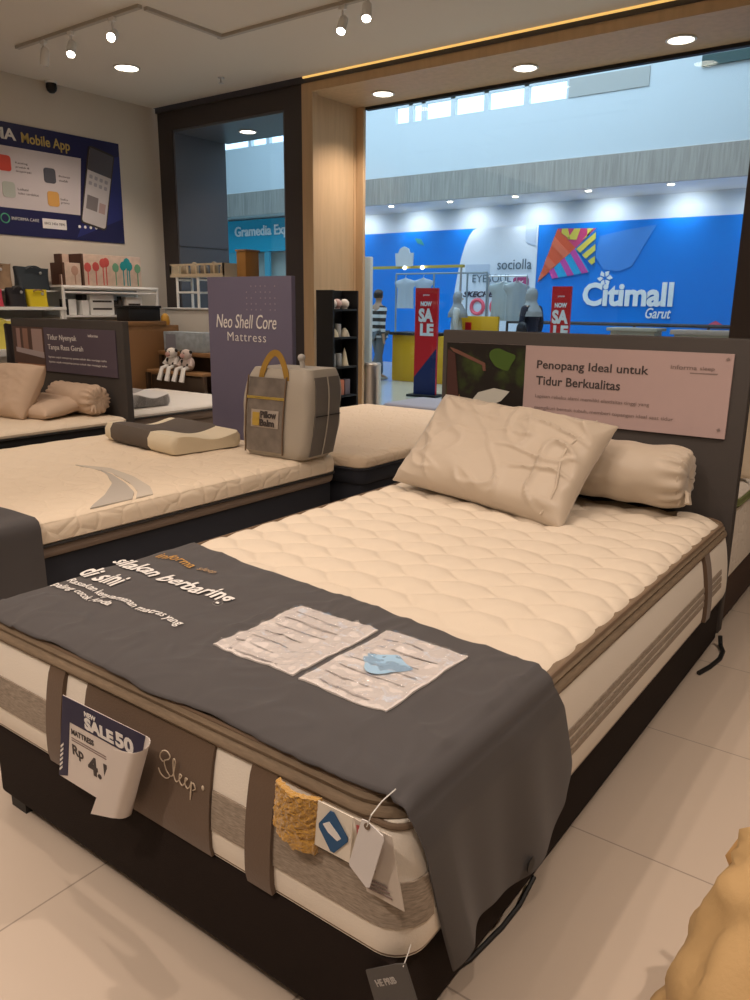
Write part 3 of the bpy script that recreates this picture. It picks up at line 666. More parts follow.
def bolster(label, c, L, r, mt, left_hidden=True):
    o = thing('bolster', label, 'bolster', (c[0], c[1], c[2]-r))
    b = BM(); n = 40; prof = []
    for k in range(21):
        t = k/20; x = -L/2+L*t; e = min(1, (1-abs(2*t-1))/.16)
        prof.append((x, r*(1-.10*(1-e)**2) + .003*math.sin(t*30)))
    ends = [(L/2+.012, r*.80), (L/2+.02, r*.45), (L/2+.012, r*.16)]
    prof = [(-x, q) for x, q in reversed(ends)] + prof + ends
    def f(u, v):
        i = v*(len(prof)-1); k = int(min(len(prof)-2, i)); t = i-k
        x = prof[k][0]*(1-t)+prof[k+1][0]*t; q = prof[k][1]*(1-t)+prof[k+1][1]*t
        e = max(0, (abs(x)-L/2+.10)/.11); a = 2*PI*u
        q += .010*e*math.sin(16*a+2*math.sin(3*a)) + .004*nz(math.cos(a)*2+x*6, math.sin(a)*2, 3)
        return Vector((c[0]+x, c[1]+q*math.cos(a), c[2]+q*math.sin(a)))
    V = grid(b, f, n*2, 56, cu=True); b.faces.new([row[0] for row in V]); b.faces.new([row[-1] for row in V])
    obj('bolster_case', b, mt, o, ang=80)
    x1 = c[0]+L/2
    b = BM(); tube(b, [(x1-.004+.0*k, c[1]+.105*r/.12*math.cos(k*PI/12)*.95, c[2]+.1*r/.12*math.sin(k*PI/12)*.95) for k in range(24)], .005, 6, closed=True); obj('drawstring', b, mt, o)
    for dy, dz in ((-.01, -.055), (-.045, -.045)):
        b = BM(); p0 = Vector((x1+.01, c[1]-.05, c[2]-.03)); tube(b, [p0, p0+Vector((.022, dy*.5, dz*.3)), p0+Vector((.03, dy, dz))], [.004, .007, .009], 6); obj('tie_end', b, mt, o)
    return o
bolster('champagne bolster lying behind the satin pillow on the nearest bed', (-1.12, 3.055, .712), .70, .120, M_satin)

# ------------------------------------------------------------------ other beds
def knit2(name, col, scale):
    mt = bpy.data.materials.new(name); mt.use_nodes = True; nt = mt.node_tree; p = nt.nodes['Principled BSDF']
    p.inputs['Base Color'].default_value = (*col, 1); p.inputs['Roughness'].default_value = .85
    tc = nt.nodes.new('ShaderNodeTexCoord'); v = nt.nodes.new('ShaderNodeTexVoronoi'); v.feature = 'DISTANCE_TO_EDGE'; v.inputs['Scale'].default_value = scale
    bp = nt.nodes.new('ShaderNodeBump'); bp.inputs['Strength'].default_value = .22; bp.inputs['Distance'].default_value = .02
    rp = nt.nodes.new('ShaderNodeValToRGB'); rp.color_ramp.elements[1].position = .12
    nt.links.new(tc.outputs['Object'], v.inputs[0]); nt.links.new(v.outputs[0], rp.inputs[0]); nt.links.new(rp.outputs[0], bp.inputs['Height']); nt.links.new(bp.outputs[0], p.inputs['Normal'])
    return mt
def simple_mattress(label, x0, x1, y0, y1, z0, zb, zt, top_mt, band_mt, pipe_mt, r=.07, puff=.006, rz=0, top_border=True):
    o = thing('mattress', label, 'mattress', ((x0+x1)/2, (y0+y1)/2, z0))
    b = BM(); slab(b, x0, x1, y0, y1, r, [(-.01, z0), (.0, z0+.01), (.006, (z0+zb)/2), (.0, zb-.005), (-.012, zb)], 7); obj('border', b, band_mt, o)
    b = BM(); slab(b, x0, x1, y0, y1, r, [(-.004, zb), (.010, zb+.012), (.012, zb+(zt-zb)*.55), (.004, zt-.02), (-.004, zt-.014)], 7, cap_top=False); obj('top_side', b, top_mt, o)
    b = BM(); quilt_top(b, x0, x1, y0, y1, r, zt, .016, lambda x, y: puff*(abs(math.cos(PI*(x+y*.3)/.16)*math.cos(PI*(y-x*.2)/.2))**.5), 70, 90); obj('quilted_top', b, top_mt, o, ang=80)
    b = BM(); tube(b, [(a+(q+.010)*c, bb_+(q+.010)*d, zb) for a, bb_, q, c, d in rrect(x0, x1, y0, y1, r, 7)], .007, 6, closed=True); obj('piping', b, pipe_mt, o)
    return o
def base_box(label, x0, x1, y0, y1, z1, mt, legs=True):
    o = thing('divan_bed', label, 'bed', ((x0+x1)/2, (y0+y1)/2, 0))
    b = BM(); box(b, x0, x1, y0, y1, .05, z1, .015); obj('base', b, mt, o)
    for x in (x0+.08, x1-.08):
        for y in (y0+.08, y1-.08): b = BM(); lathe(b, [(.02, 0), (.028, .05)], (x, y, 0), 10); obj('leg', b, M_black, o)
    return o
M_k2 = knit2('ivory_wave_knit', (.80, .68, .53), 9); M_k5 = knit2('tan_knit', (.70, .56, .41), 11); M_k6 = knit2('floral_knit', (.72, .66, .58), 16)
M_bd2 = mat('grey_brown_border', (.20, .155, .125), .8, bump=.1, bscale=120); M_nav = mat('blue_black_fabric', (.020, .023, .034), .8, bump=.1, bscale=200)
M_blk = mat('black_fabric', (.012, .012, .014), .8)
# bed 2 (left of the nearest)
base_box('blue-black bed base between the nearest bed and the far left bed', -4.50, -2.88, 1.15, 3.47, .328, M_nav)
m2 = simple_mattress('ivory mattress with grey curved stripes left of the nearest bed', -4.52, -2.86, 1.13, 3.50, .33, .385, .492, M_k2, M_bd2, M_pipe2)
M_arc = mat('pale_grey_stripe', (.60, .545, .47), .8)
e_out = [(-3.72, 2.34), (-3.51, 2.404), (-3.25, 2.355), (-3.00, 2.265), (-2.88, 2.19)]
e_mid = [(-3.72, 2.335), (-3.40, 2.335), (-3.14, 2.252), (-2.96, 2.165), (-2.88, 2.095)]
e_mi2 = [(-3.50, 2.345), (-3.37, 2.315), (-3.14, 2.232), (-2.96, 2.145), (-2.88, 2.075)]
e_in = [(-3.50, 2.338), (-3.37, 2.29), (-3.19, 2.19), (-3.02, 2.03), (-2.88, 1.86)]
def interp(L, u): i = u*(len(L)-1); k = min(len(L)-2, int(i)); t = i-k; return Vector((L[k][0]*(1-t)+L[k+1][0]*t, L[k][1]*(1-t)+L[k+1][1]*t, 0))
for ea, eb, mm in ((e_out, e_mid, M_arc), (e_mi2, e_in, mat('mid_grey_stripe', (.50, .46, .41), .8))):
    b = BM(); rim = lambda p: .016*(1-math.sqrt(max(0, 1-(1-min(1, max(0, -2.86-p.x)/.07))**2)))
    sheet(b, lambda u, v: (lambda p: p+Vector((0, 0, .4985-rim(p))))(interp(ea, u).lerp(interp(eb, u), v)), 40, 4, lambda u, v: (lambda p: p+Vector((0, 0, .488-rim(p))))(interp(ea, u).lerp(interp(eb, u), v))); obj('curved_stripe', b, mm, m2)
fc = thing('bed_runner', 'dark grey plain runner cloth over the foot of the ivory striped mattress', 'runner', (-3.6, 1.3, .5))
b = BM()
def run2(u, v):
    x0, x1 = -4.60, -2.835; L = x1-x0; s = u*(L+.34); y = 1.02+(1.60-1.02)*v
    if s < L-.03: return Vector((x0+s, y, .512+.004*nz(s*6, y*8)))
    if s < L+.03: a = (s-L+.03)/.06*PI/2; return Vector((x1-.03+.038*math.sin(a), y, .512-.038*(1-math.cos(a))))
    t = (s-L-.03)/.31; return Vector((x1+.010+.02*t*math.sin(v*9), y, .474-.31*t))
sheet(b, run2, 70, 20, lambda u, v: run2(u, v)+Vector((-.003, 0, -.003))); obj('cloth', b, M_runner, fc, ang=70)
# bed 5 behind the mauve sign
base_box('navy bed base behind the tall mauve sign', -4.3, -2.76, 3.60, 5.68, .30, M_nav)
simple_mattress('tan mattress with navy border behind the mauve sign', -4.32, -2.735, 3.58, 5.70, .30, .395, .470, M_k5, M_nav, M_nav, puff=.003)
simple_mattress('grey-blue covered mattress beyond the tan one near the shop window', -4.2, -3.0, 5.78, 6.45, .30, .40, .475, mat('grey_blue_cover', (.24, .26, .33), .7), M_nav, M_nav, puff=.001)
base_box('low dark base under the grey-blue mattress by the window', -4.18, -3.02, 5.80, 6.44, .30, M_nav)
# bed 3 far left with pillows
b3 = base_box('black bed base of the far left bed with a charcoal headboard', -6.70, -5.11, 1.5, 3.66, .36, M_blk)
b = BM(); box(b, -6.70, -5.115, 3.70, 3.76, .06, 1.205, .008); obj('headboard', b, M_char, b3)
s3 = obj('sign_panel', box(BM(), -6.66, -5.20, 3.690, 3.699, .775, 1.135), M_plum, b3, smooth=False)
p3 = obj('sign_photo', box(BM(), -6.66, -6.18, 3.688, 3.690, .775, 1.135), mat('bedroom_print', (.10, .055, .045), .5), b3, smooth=False)
for x0, x1, c in ((-6.60, -6.54, (.34, .22, .20)), (-6.50, -6.42, (.30, .17, .13)), (-6.36, -6.20, (.40, .29, .27))): plate([(x0, .93), (x1, .93), (x1, 1.12), (x0, 1.12)], mat('curtain_print%.2f' % c[0], c, .6), p3, 'photo_curtain', 3.6865)
plate([(-6.62, .92), (-6.19, .88), (-6.19, .93), (-6.62, .96)], mat('bed_print', (.42, .36, .38), .6), p3, 'photo_bed', 3.686)
plate([(-6.62, .78), (-6.19, .78), (-6.19, .825), (-6.62, .825)], mat('floor_print', (.36, .18, .10), .6), p3, 'photo_floor', 3.686)
text('Tidur Nyenyak', M_ink, s3, (-6.13, 3.6895, 1.025), X_, Z_, .42, .055, .001, bold=.005)
text('Tanpa Rasa Gerah', M_ink, s3, (-6.13, 3.6895, .945), X_, Z_, .50, .055, .001, bold=.005)
for z in (.885, .845): text('lapisan sejuk menyerap panas tubuh dan menjaga suhu', M_ink, s3, (-6.13, 3.6895, z), X_, Z_, .80, .020, .001, bold=.0)
text('informa', M_ink, s3, (-5.55, 3.6895, 1.075), X_, Z_, .13, .022, .001)
simple_mattress('ivory mattress of the far left bed under tan pillows', -6.72, -5.09, 1.48, 3.68, .36, .435, .487, M_k2, M_blk, M_pipe2, puff=.004)
b = pillow_bm(.70, .44, .20, 11, .007, -.01); bmesh.ops.transform(b, matrix=frame((-5.86, 3.16, .675), (.85, .02, .02), (-.04, .22, .36)), verts=b.verts)
tag(obj('pillow', b, M_satin2, None, ang=80), 'tan cotton pillow leaning on another on the far left bed', 'pillow')
b = pillow_bm(.74, .46, .12, 15, .005); bmesh.ops.transform(b, matrix=frame((-5.70, 3.30, .56), (.85, .12, .0), (-.05, .45, .06)), verts=b.verts)
tag(obj('pillow', b, M_satin2, None, ang=80), 'tan cotton pillow lying under the leaning one on the far left bed', 'pillow')
bolster('tan bolster with a gathered end by the far left headboard', (-5.53, 3.54, .612), .55, .115, M_satin2)
# bed 4 behind that headboard
base_box('dark base of the bed behind the far left headboard', -6.7, -5.32, 3.85, 5.2, .35, M_bd2)
simple_mattress('white mattress with black piping behind the far left headboard', -6.72, -5.30, 3.83, 5.23, .35, .425, .478, mat('white_knit', (.78, .74, .68), .85, bump=.2, bscale=40), M_bd2, M_pipe2, puff=.003)
def contour(name, label, M, w_, d_, h_, mt, cover=None):
    o = thing(name, label, 'pillow', M.translation)
    def prof(t): return h_*(.80+.17*math.cos(2*PI*(t-.12)) - .06*t)
    def shell(x0, x1, ofs):
        b = BM(); n = 24
        def ring(x, k):
            pts = []
            for i in range(n+1): t = i/n; pts.append((x, (t-.5)*d_*k, max(.01, (prof(t)+ofs)*k if 0 < t < 1 else (prof(t)+ofs)*k*.7)))
            for i in range(n, -1, -1): t = i/n; pts.append((x, (t-.5)*d_*k, (-.0 if 0 < t < 1 else prof(t)*.25)))
            return pts
        xs = [(x0, .90), (x0+.012, .97), (x0+.03, 1)] + [(x1-.03, 1), (x1-.012, .97), (x1, .90)]
        R_ = [[b.verts.new(M @ Vector((p[0], p[1]*(1+ofs*4), p[2]))) for p in ring(x, k)] for x, k in xs]
        for A_, B_ in zip(R_, R_[1:]):
            for k in range(len(A_)): b.faces.new((A_[k], A_[(k+1) % len(A_)], B_[(k+1) % len(A_)], B_[k]))
        b.faces.new(R_[0]); b.faces.new(R_[-1]); return b
    obj('foam', shell(-w_/2, w_/2, 0), mt, o, ang=50)
    if cover:
        obj('cover_sleeve', shell(-w_/2+cover[0]*w_, -w_/2+cover[1]*w_, .006), cover[2], o, ang=50)
    return o
M_foam = mat('ivory_foam', (.74, .66, .50), .8, bump=.1, bscale=90); M_slv = mat('taupe_sleeve', (.115, .095, .080), .8, bump=.2, bscale=250)
mp = Matrix.Translation((-3.86, 3.10, .503)) @ Matrix.Rotation(math.radians(-7), 4, 'Z')
cpil = contour('contour_pillow', 'ivory contour pillow in a dark grey sleeve on the striped mattress', mp, .78, .50, .115, M_foam, (.10, .70, M_slv))
dirx = mp.to_3x3() @ Vector((1, 0, 0)); diry = mp.to_3x3() @ Vector((0, 1, 0))
text('contour pillow', M_ink, cpil, mp @ Vector((-.22, .05, .118)), dirx, diry, .26, .035, .001) if False else None
contour('contour_pillow', 'grey and white contour pillow on the white mattress behind the far left headboard', Matrix.Translation((-5.80, 4.20, .488)) @ Matrix.Rotation(math.radians(-5), 4, 'Z'), .70, .42, .12, mat('grey_foam', (.36, .34, .33), .8), (.45, 1.0, mat('white_sleeve', (.72, .70, .68), .8)))
# bed 6 back to back with the nearest bed
base_box('brown bed base behind the near headboard, its side showing at the right', -1.98, -.635, 3.30, 5.40, .245, mat('brown_base', (.05, .028, .02), .8))
m6 = simple_mattress('floral white mattress with green band behind the near headboard', -2.0, -.632, 3.28, 5.42, .25, .575, .640, M_k6, M_k6, mat('green_band', (.16, .19, .07), .7), r=.06, puff=.004)
b = BM(); slab(b, -2.0, -.632, 3.28, 5.42, .06, [(.004, .560), (.014, .570), (.016, .60), (.006, .612)], 7); obj('green_band', b, mat('green_band', (.16, .19, .07), .7), m6)
b = pillow_bm(.74, .42, .18, 21, .006); bmesh.ops.transform(b, matrix=frame((-.985, 3.47, .85), (1, .0, .0), (0, -.10, .32)), verts=b.verts)
tag(obj('pillow', b, mat('cream_pillow', (.72, .62, .48), .8), None, ang=80), 'cream pillow against the back of the near headboard, showing at its right edge', 'pillow')
# mauve sign
ns = thing('sign_board', 'tall mauve sign board standing at the head of the striped mattress', 'sign', (-3.5, 3.54, 0))
b = BM(); box(b, -3.955, -3.225, 3.525, 3.56, .02, 1.508, .003); obj('board', b, M_neo, ns)
text('Neo Shell Core', M_ink, ns, (-3.88, 3.524, 1.195), X_, Z_, .53, .085, .0015, bold=.0, shear=.22)
text('Mattress', M_ink, ns, (-3.78, 3.524, 1.115), X_, Z_, .34, .055, .0015, bold=-.01, spacing=1.15)
for i in range(7):
    for j in range(5):
        if (i+j) % 5 == 4: continue
        b = BM(); lathe(b, [(0, 0), (.005, 0), (.005, .001), (0, .001)], (0, 0, 0), 8, Matrix.Translation((-3.60+.04*i, 3.525, 1.31+.035*j)) @ Matrix.Rotation(PI/2, 4, 'X')); obj('dot', b, mat('mauve_dot', (.30, .25, .30), .6), ns)

# ------------------------------------------------------------------ pillow bag
bgm = Matrix.Translation((-3.055, 3.30, .500)) @ Matrix.Rotation(math.radians(3), 4, 'Z')
pb = thing('zip_bag', 'grey and clear zip bag with yellow handles standing on the striped mattress', 'bag', (-3.02, 3.10, .5))
W2, D2, HB = .46, .30, .50
def bagp(u, v, x0, x1, y0, y1, k=0): pass
def bshell(x0, x1, y0, y1, z0, z1, r, wr):
    b = BM()
    def f(u, v):
        z = z0+(z1-z0)*v; t = v; e = 1-.10*max(0, (t-.8)/.2)**2-.10*max(0, (.1-t)/.1)**2
        P = rrect(x0, x1, y0, y1, r, 8); i = u*len(P); k = int(i) % len(P); q = P[k]; q2 = P[(k+1) % len(P)]; tt = i-int(i)
        x = (q[0]+q[2]*q[3])*(1-tt)+(q2[0]+q2[2]*q2[3])*tt; y = (q[1]+q[2]*q[4])*(1-tt)+(q2[1]+q2[2]*q2[4])*tt
        bw = .02*math.sin(PI*t)
        x = x*e+(bw if x > 0 else -bw); y = y*e+(bw*.7 if y > 0 else -bw*.7); lean = .05*t
        n_ = wr*nz(x*9, z*9, y*9)
        return bgm @ Vector((x+n_+lean, y+n_, z))
    V = grid(b, f, 64, 18, cu=True); b.faces.new([r_[0] for r_ in V]); b.faces.new([r_[-1] for r_ in V]); return b
M_bagf = mat('ivory_bag_fabric', (.44, .40, .34), .55, bump=.1, bscale=60); M_bagg = mat('grey_vinyl_window', (.20, .175, .155), .3, vary=.25, vscale=12); M_bagd = mat('grey_bag_side', (.17, .155, .14), .6, bump=.1)
obj('body', bshell(-W2/2, W2/2, -D2/2, D2/2, 0, HB, .05, .006), M_bagf, pb, ang=60)
def bq(name, x0, x1, z0, z1, y, mt, bulge_=.016, nx=10):
    b = BM(); f = lambda u, v: bgm @ Vector((x0+(x1-x0)*u+.05*(z0+(z1-z0)*v)/HB, y-.02*math.sin(PI*(z0+(z1-z0)*v)/HB)*.7-.011-.004*nz(u*5, v*6, 1), z0+(z1-z0)*v))
    sheet(b, f, nx, 14, lambda u, v: f(u, v)+bgm.to_3x3() @ Vector((0, .006, 0))); return obj(name, b, mt, pb)
bq('vinyl_window', -.185, .075, .03, .45, -D2/2, M_bagg)
bq('yellow_seam', -.19, .08, .33, .345, -D2/2-.003, mat('olive_yellow', (.42, .30, .06), .6))
for x in (-.195, .08): bq('dark_seam', x-.004, x+.004, .02, .46, -D2/2-.002, M_pipe, nx=3)
# side panel facing right
b = BM(); f = lambda u, v: bgm @ Vector((W2/2+.02*math.sin(PI*v)+.05*v+.006-.06*max(0, v-.85), (-D2/2+.04)+(D2-.08)*u, .02+.44*v)); sheet(b, f, 8, 14, lambda u, v: f(u, v)-bgm.to_3x3() @ Vector((.008, 0, 0))); obj('side_panel', b, M_bagd, pb)
b = BM(); tube(b, [f(0.5+.0*k, k/8) + bgm.to_3x3() @ Vector((.004, 0, 0)) for k in range(9)], .004, 6); obj('side_seam', b, M_bagf, pb)
b = BM(); tube(b, [f(k/6, .52) + bgm.to_3x3() @ Vector((.004, 0, 0)) for k in range(7)], .003, 6); obj('side_seam', b, M_pipe2, pb)
M_hand = mat('mustard_webbing', (.36, .21, .035), .7)
for y in (-D2/2-.006,):
    b = BM(); pts = []
    for k in range(15):
        t = k/14; pts.append((-.145+.20*t+.03, y+.02*math.sin(PI*t), .40+.185*math.sin(PI*t)**.6))
    def hf(u, v):
        i = u*14; k = min(13, int(i)); t = i-k; p = Vector(pts[k]).lerp(Vector(pts[k+1]), t); dv = (v-.5)*.036
        tn = (Vector(pts[k+1])-Vector(pts[k])).normalized(); nn = Vector((tn.z, 0, -tn.x)); return bgm @ (p+nn*dv+Vector((.04, 0, 0)))
    sheet(b, hf, 40, 3, lambda u, v: hf(u, v)+bgm.to_3x3() @ Vector((0, .005, 0))); obj('handle', b, M_hand, pb)
b = BM(); ell(b, bgm @ Vector((.10, .0, HB+.055)), .022, .022, .022); tube(b, [bgm @ Vector((.11, 0, HB-.01)), bgm @ Vector((.10, 0, HB+.05))], .014, 8); obj('toggle', b, mat('grey_toggle', (.50, .48, .45), .5), pb)
l = bq('label_patch', -.15, .05, .17, .27, -D2/2-.004, mat('pale_label', (.42, .37, .33), .5))
bdx = bgm.to_3x3() @ Vector((1, 0, 0)); bn = bgm.to_3x3() @ Vector((0, -1, 0))
text('Pillow', M_inkd, pb, bgm @ Vector((-.055, -D2/2-.0305, .225)), bdx, Z_, .115, .040, .002, bold=.04)
text('Balm', M_inkd, pb, bgm @ Vector((-.062, -D2/2-.0305, .178)), bdx, Z_, .105, .040, .002, bold=.04)
bq('yellow_badge', -.135, -.085, .18, .255, -D2/2-.010, mat('badge_yellow', (.50, .34, .06), .5), nx=4)

# ------------------------------------------------------------------ ceiling fixtures
def track(label, pts):
    o = thing('lighting_track', label, 'lighting track', pts[0])
    b = BM()
    for p, q in zip(pts, pts[1:]):
        p, q = Vector(p), Vector(q); dx = .02
        box(b, min(p.x, q.x)-dx, max(p.x, q.x)+dx, min(p.y, q.y)-dx, max(p.y, q.y)+dx, 3.525, 3.55)
    obj('rail', b, mat('track_beige', (.46, .42, .36), .5), o, smooth=False)
    return o
track('beige track with spotlights across the ceiling toward the left wall', [(-7.15, 4.28, 3.55), (-5.45, 4.28, 3.55)])
track('thin beige track joining the two spotlight tracks', [(-5.43, 4.35, 3.55), (-5.43, 5.08, 3.55)])
track('beige track with spotlights nearer the timber portal', [(-5.45, 5.12, 3.55), (-3.5, 5.12, 3.55)])
def spotlight(label, x, y, tgt, on=True):
    o = thing('track_spotlight', label, 'spotlight', (x, y, 3.525), 0, 'spotlights on the ceiling tracks')
    b = BM(); box(b, x-.03, x+.03, y-.018, y+.018, 3.495, 3.525, .004); obj('adapter', b, M_white, o)
    b = BM(); tube(b, [(x, y, 3.50), (x, y, 3.43)], .008, 8); obj('stem', b, M_white, o)
    d = (Vector(tgt)-Vector((x, y, 3.40))).normalized(); q = d.to_track_quat('Z', 'Y').to_matrix().to_4x4(); q.translation = Vector((x, y, 3.40))
    b = BM(); lathe(b, [(.02, -.07), (.034, -.05), (.038, .06), (.034, .075), (.030, .06), (.0, .055)], (0, 0, 0), 16, q); obj('lamp_head', b, M_white, o)
    b = BM(); lathe(b, [(0, .058), (.029, .058), (.029, .066), (0, .066)], (0, 0, 0), 16, q); obj('lamp_face', b, mat('spot_face', (1, .93, .8), emit=22) if on else M_white, o)
    return o
spotlight('dark unlit spotlight nearest the left wall', -6.75, 4.28, (-7.2, 4.0, 0), False)
spotlight('small lit spotlight on the left track', -6.35, 4.28, (-5.2, 3.0, 1.0))
spotlight('brightest lit spotlight where the left track ends', -5.78, 4.28, (-3.5, 1.2, 1.3))
spotlight('lit spotlight hanging left on the track nearer the portal', -4.12, 5.12, (-3.4, 3.0, 0))
spotlight('lit spotlight hanging right on the track nearer the portal', -3.80, 5.0, (-2.8, 3.4, 0))
def downlight(label, x, y, z, e, group, r=.085):
    o = thing('downlight', label, 'light', (x, y, z), 0, group)
    b = BM(); lathe(b, [(r, 0), (r+.018, -.003), (r+.018, -.008), (r, -.012), (r-.004, 0)], (x, y, z), 28); obj('trim_ring', b, M_white, o)
    b = BM(); lathe(b, [(0, -.004), (r-.002, -.004), (r-.002, -.001), (0, -.001)], (x, y, z), 28); obj('diffuser', b, M_lamp, o)
    spot((x, y, z-.03), (x, y, 0), e, 120, .8, .06)
    return o
for lb, x in (('left downlight in the timber portal soffit', -5.07), ('middle downlight in the timber portal soffit', -3.50), ('right downlight in the timber portal soffit', -2.15)): downlight(lb, x, 6.95, ZS, 115, 'downlights in the portal soffit', .10)
downlight('downlight in the grey soffit of the display window', -7.0, 6.95, 3.275, 22, None, .09)
downlight('round downlight in the shop ceiling by the left wall', -6.9, 5.24, ZC, 60, None, .11)
c = thing('security_camera', 'small black dome camera at the top of the left wall', 'camera', (-7.98, 5.1, 3.5))
b = BM(); lathe(b, [(.05, .05), (.055, .0), (.045, -.03), (.025, -.05), (0, -.055)], (-7.97, 5.1, 3.49), 18); obj('dome', b, M_black, c)
b = BM(); lathe(b, [(.06, 0), (.06, .02), (0, .02)], (-7.97, 5.1, 3.53), 18); obj('mount', b, M_white, c)
for x, y, lb in ((-6.40, 6.0, 'small sprinkler head on the ceiling above the display window'), (-3.05, 4.9, 'small sprinkler head on the ceiling near the portal')):
    o = thing('sprinkler', lb, 'sprinkler', (x, y, 3.55)); b = BM(); lathe(b, [(.035, 0), (.03, -.01), (.01, -.012), (.01, -.05)], (x, y, 3.55), 12); obj('pipe', b, M_alu, o)
    b = BM(); lathe(b, [(.0, -.05), (.028, -.052), (.028, -.056), (0, -.058)], (x, y, 3.55), 12); obj('deflector', b, M_alu, o)
b = BM(); box(b, -3.42, -3.22, 5.35, 5.50, 3.535, 3.55, .004); tag(obj('ceiling_vent', b, mat('vent_grey', (.30, .28, .25), .6)), 'small grey access panel on the ceiling near the portal', 'vent')

# ------------------------------------------------------------------ left wall poster
po = thing('poster', 'navy mobile app poster on the left wall', 'poster', (XW, 5, 2.0))
b = BM(); box(b, XW, XW+.012, 3.0, 5.92, 2.005, 3.085); obj('poster_board', b, mat('poster_navy', (.022, .022, .085), .35), po, smooth=False)
xp = XW+.012
def yplate(pts, mt, name, d=.002, k=0, parent=po): b = BM(); prism(b, [(xp+k, y, z) for y, z in pts], (d, 0, 0)); return obj(name, b, mt, parent, smooth=False)
yplate([(5.30, 2.03), (5.92, 2.28), (5.92, 2.95), (5.74, 2.9)], mat('poster_blue', (.030, .035, .17), .4), 'blue_wedge', .001)
yplate([(3.0, 2.27), (5.36, 2.27), (5.42, 2.86), (3.0, 2.86)], mat('poster_pale', (.60, .55, .56), .4), 'pale_panel')
xf = xp+.003
def ptext(s, y, z, w_, h_, mt=M_ink, bold=.02): text(s, mt, po, (xf, y, z), (0, 1, 0), Z_, w_, h_, .001, bold=bold)
ptext('INFORMA', 3.93, 2.92, .76, .11, bold=.03); ptext('Mobile App', 4.745, 2.885, .55, .13, mat('poster_gold', (.55, .40, .12), .4))
for y, z, cc in ((4.47, 2.62, (.60, .075, .05)), (4.96, 2.56, (.10, .10, .12)), (4.49, 2.37, (.42, .45, .40)), (4.98, 2.33, (.66, .36, .10))):
    b = BM(); box(b, xp+.003, xp+.008, y, y+.135, z, z+.15); bmesh.ops.bevel(b, geom=[e for e in b.edges if abs(e.verts[0].co.x-e.verts[1].co.x) > .002], offset=.03, segments=4, affect='EDGES', profile=.5); obj('app_icon', b, mat('icon%.2f' % cc[0], cc, .4), po)
for y, z, s in ((4.655, 2.70, 'Katalog'), (4.655, 2.66, 'produk &'), (4.655, 2.62, 'inspirasi'), (5.135, 2.63, 'Belanja'), (5.135, 2.59, 'mudah'), (4.655, 2.45, 'Lokasi'), (4.655, 2.41, 'toko terdekat'), (5.135, 2.40, 'Info'), (5.135, 2.36, 'promo')): ptext(s, y, z, .016*len(s)+.02, .024, M_inkd, .0)
ptext('INFORMA CARE', 4.56, 2.155, .30, .03, bold=.0)
yplate([(4.90, 2.10), (5.18, 2.10), (5.18, 2.20), (4.90, 2.20)], M_ink, 'phone_box'); ptext('0812 3456 7890', 4.92, 2.14, .24, .025, M_inkd, .0)
for y in (5.34, 5.41, 5.48, 5.55): b = BM(); lathe(b, [(0, 0), (.016, 0), (.016, .002), (0, .002)], (0, 0, 0), 12, Matrix.Translation((xp, y, 2.15)) @ Matrix.Rotation(PI/2, 4, 'Y')); obj('social_icon', b, M_ink, po)
b = BM(); tube(b, [(xp+.002, 4.49+.045*math.cos(k*PI/8), 2.165+.045*math.sin(k*PI/8)) for k in range(16)], .006, 6, closed=True); obj('phone_icon', b, mat('icon_green', (.10, .45, .25), .5), po)
# tilted phone
pm = Matrix.Translation((xp+.004, 5.60, 2.57)) @ Matrix.Rotation(math.radians(-12), 4, 'X')
def pbox(y0, y1, z0, z1, x0, x1, mt, name, bev=0):
    b = BM(); box(b, x0, x1, y0, y1, z0, z1)
    if bev: bmesh.ops.bevel(b, geom=[e for e in b.edges if abs(e.verts[0].co.x-e.verts[1].co.x) > .001], offset=bev, segments=4, affect='EDGES', profile=.5)
    bmesh.ops.transform(b, matrix=pm, verts=b.verts); return obj(name, b, mt, po)
pbox(-.165, .165, -.42, .42, 0, .006, M_char, 'phone_frame', .04); pbox(-.15, .15, -.40, .40, .006, .008, mat('screen_pale', (.55, .52, .52), .4), 'phone_screen', .03)
pbox(-.15, .15, .16, .40, .008, .0095, mat('screen_dark', (.10, .09, .10), .4), 'screen_banner')
for i in range(4):
    for j in range(2): pbox(-.12+.065*i, -.08+.065*i, .01+.07*j, .05+.07*j, .008, .0095, mat('screen_icon', (.34, .33, .36), .5), 'screen_icon', .01)
pbox(-.12, .02, -.25, -.10, .008, .0095, mat('screen_photo', (.20, .18, .18), .5), 'screen_photo'); pbox(.04, .12, -.25, -.14, .008, .0095, mat('screen_photo2', (.42, .30, .28), .5), 'screen_photo')

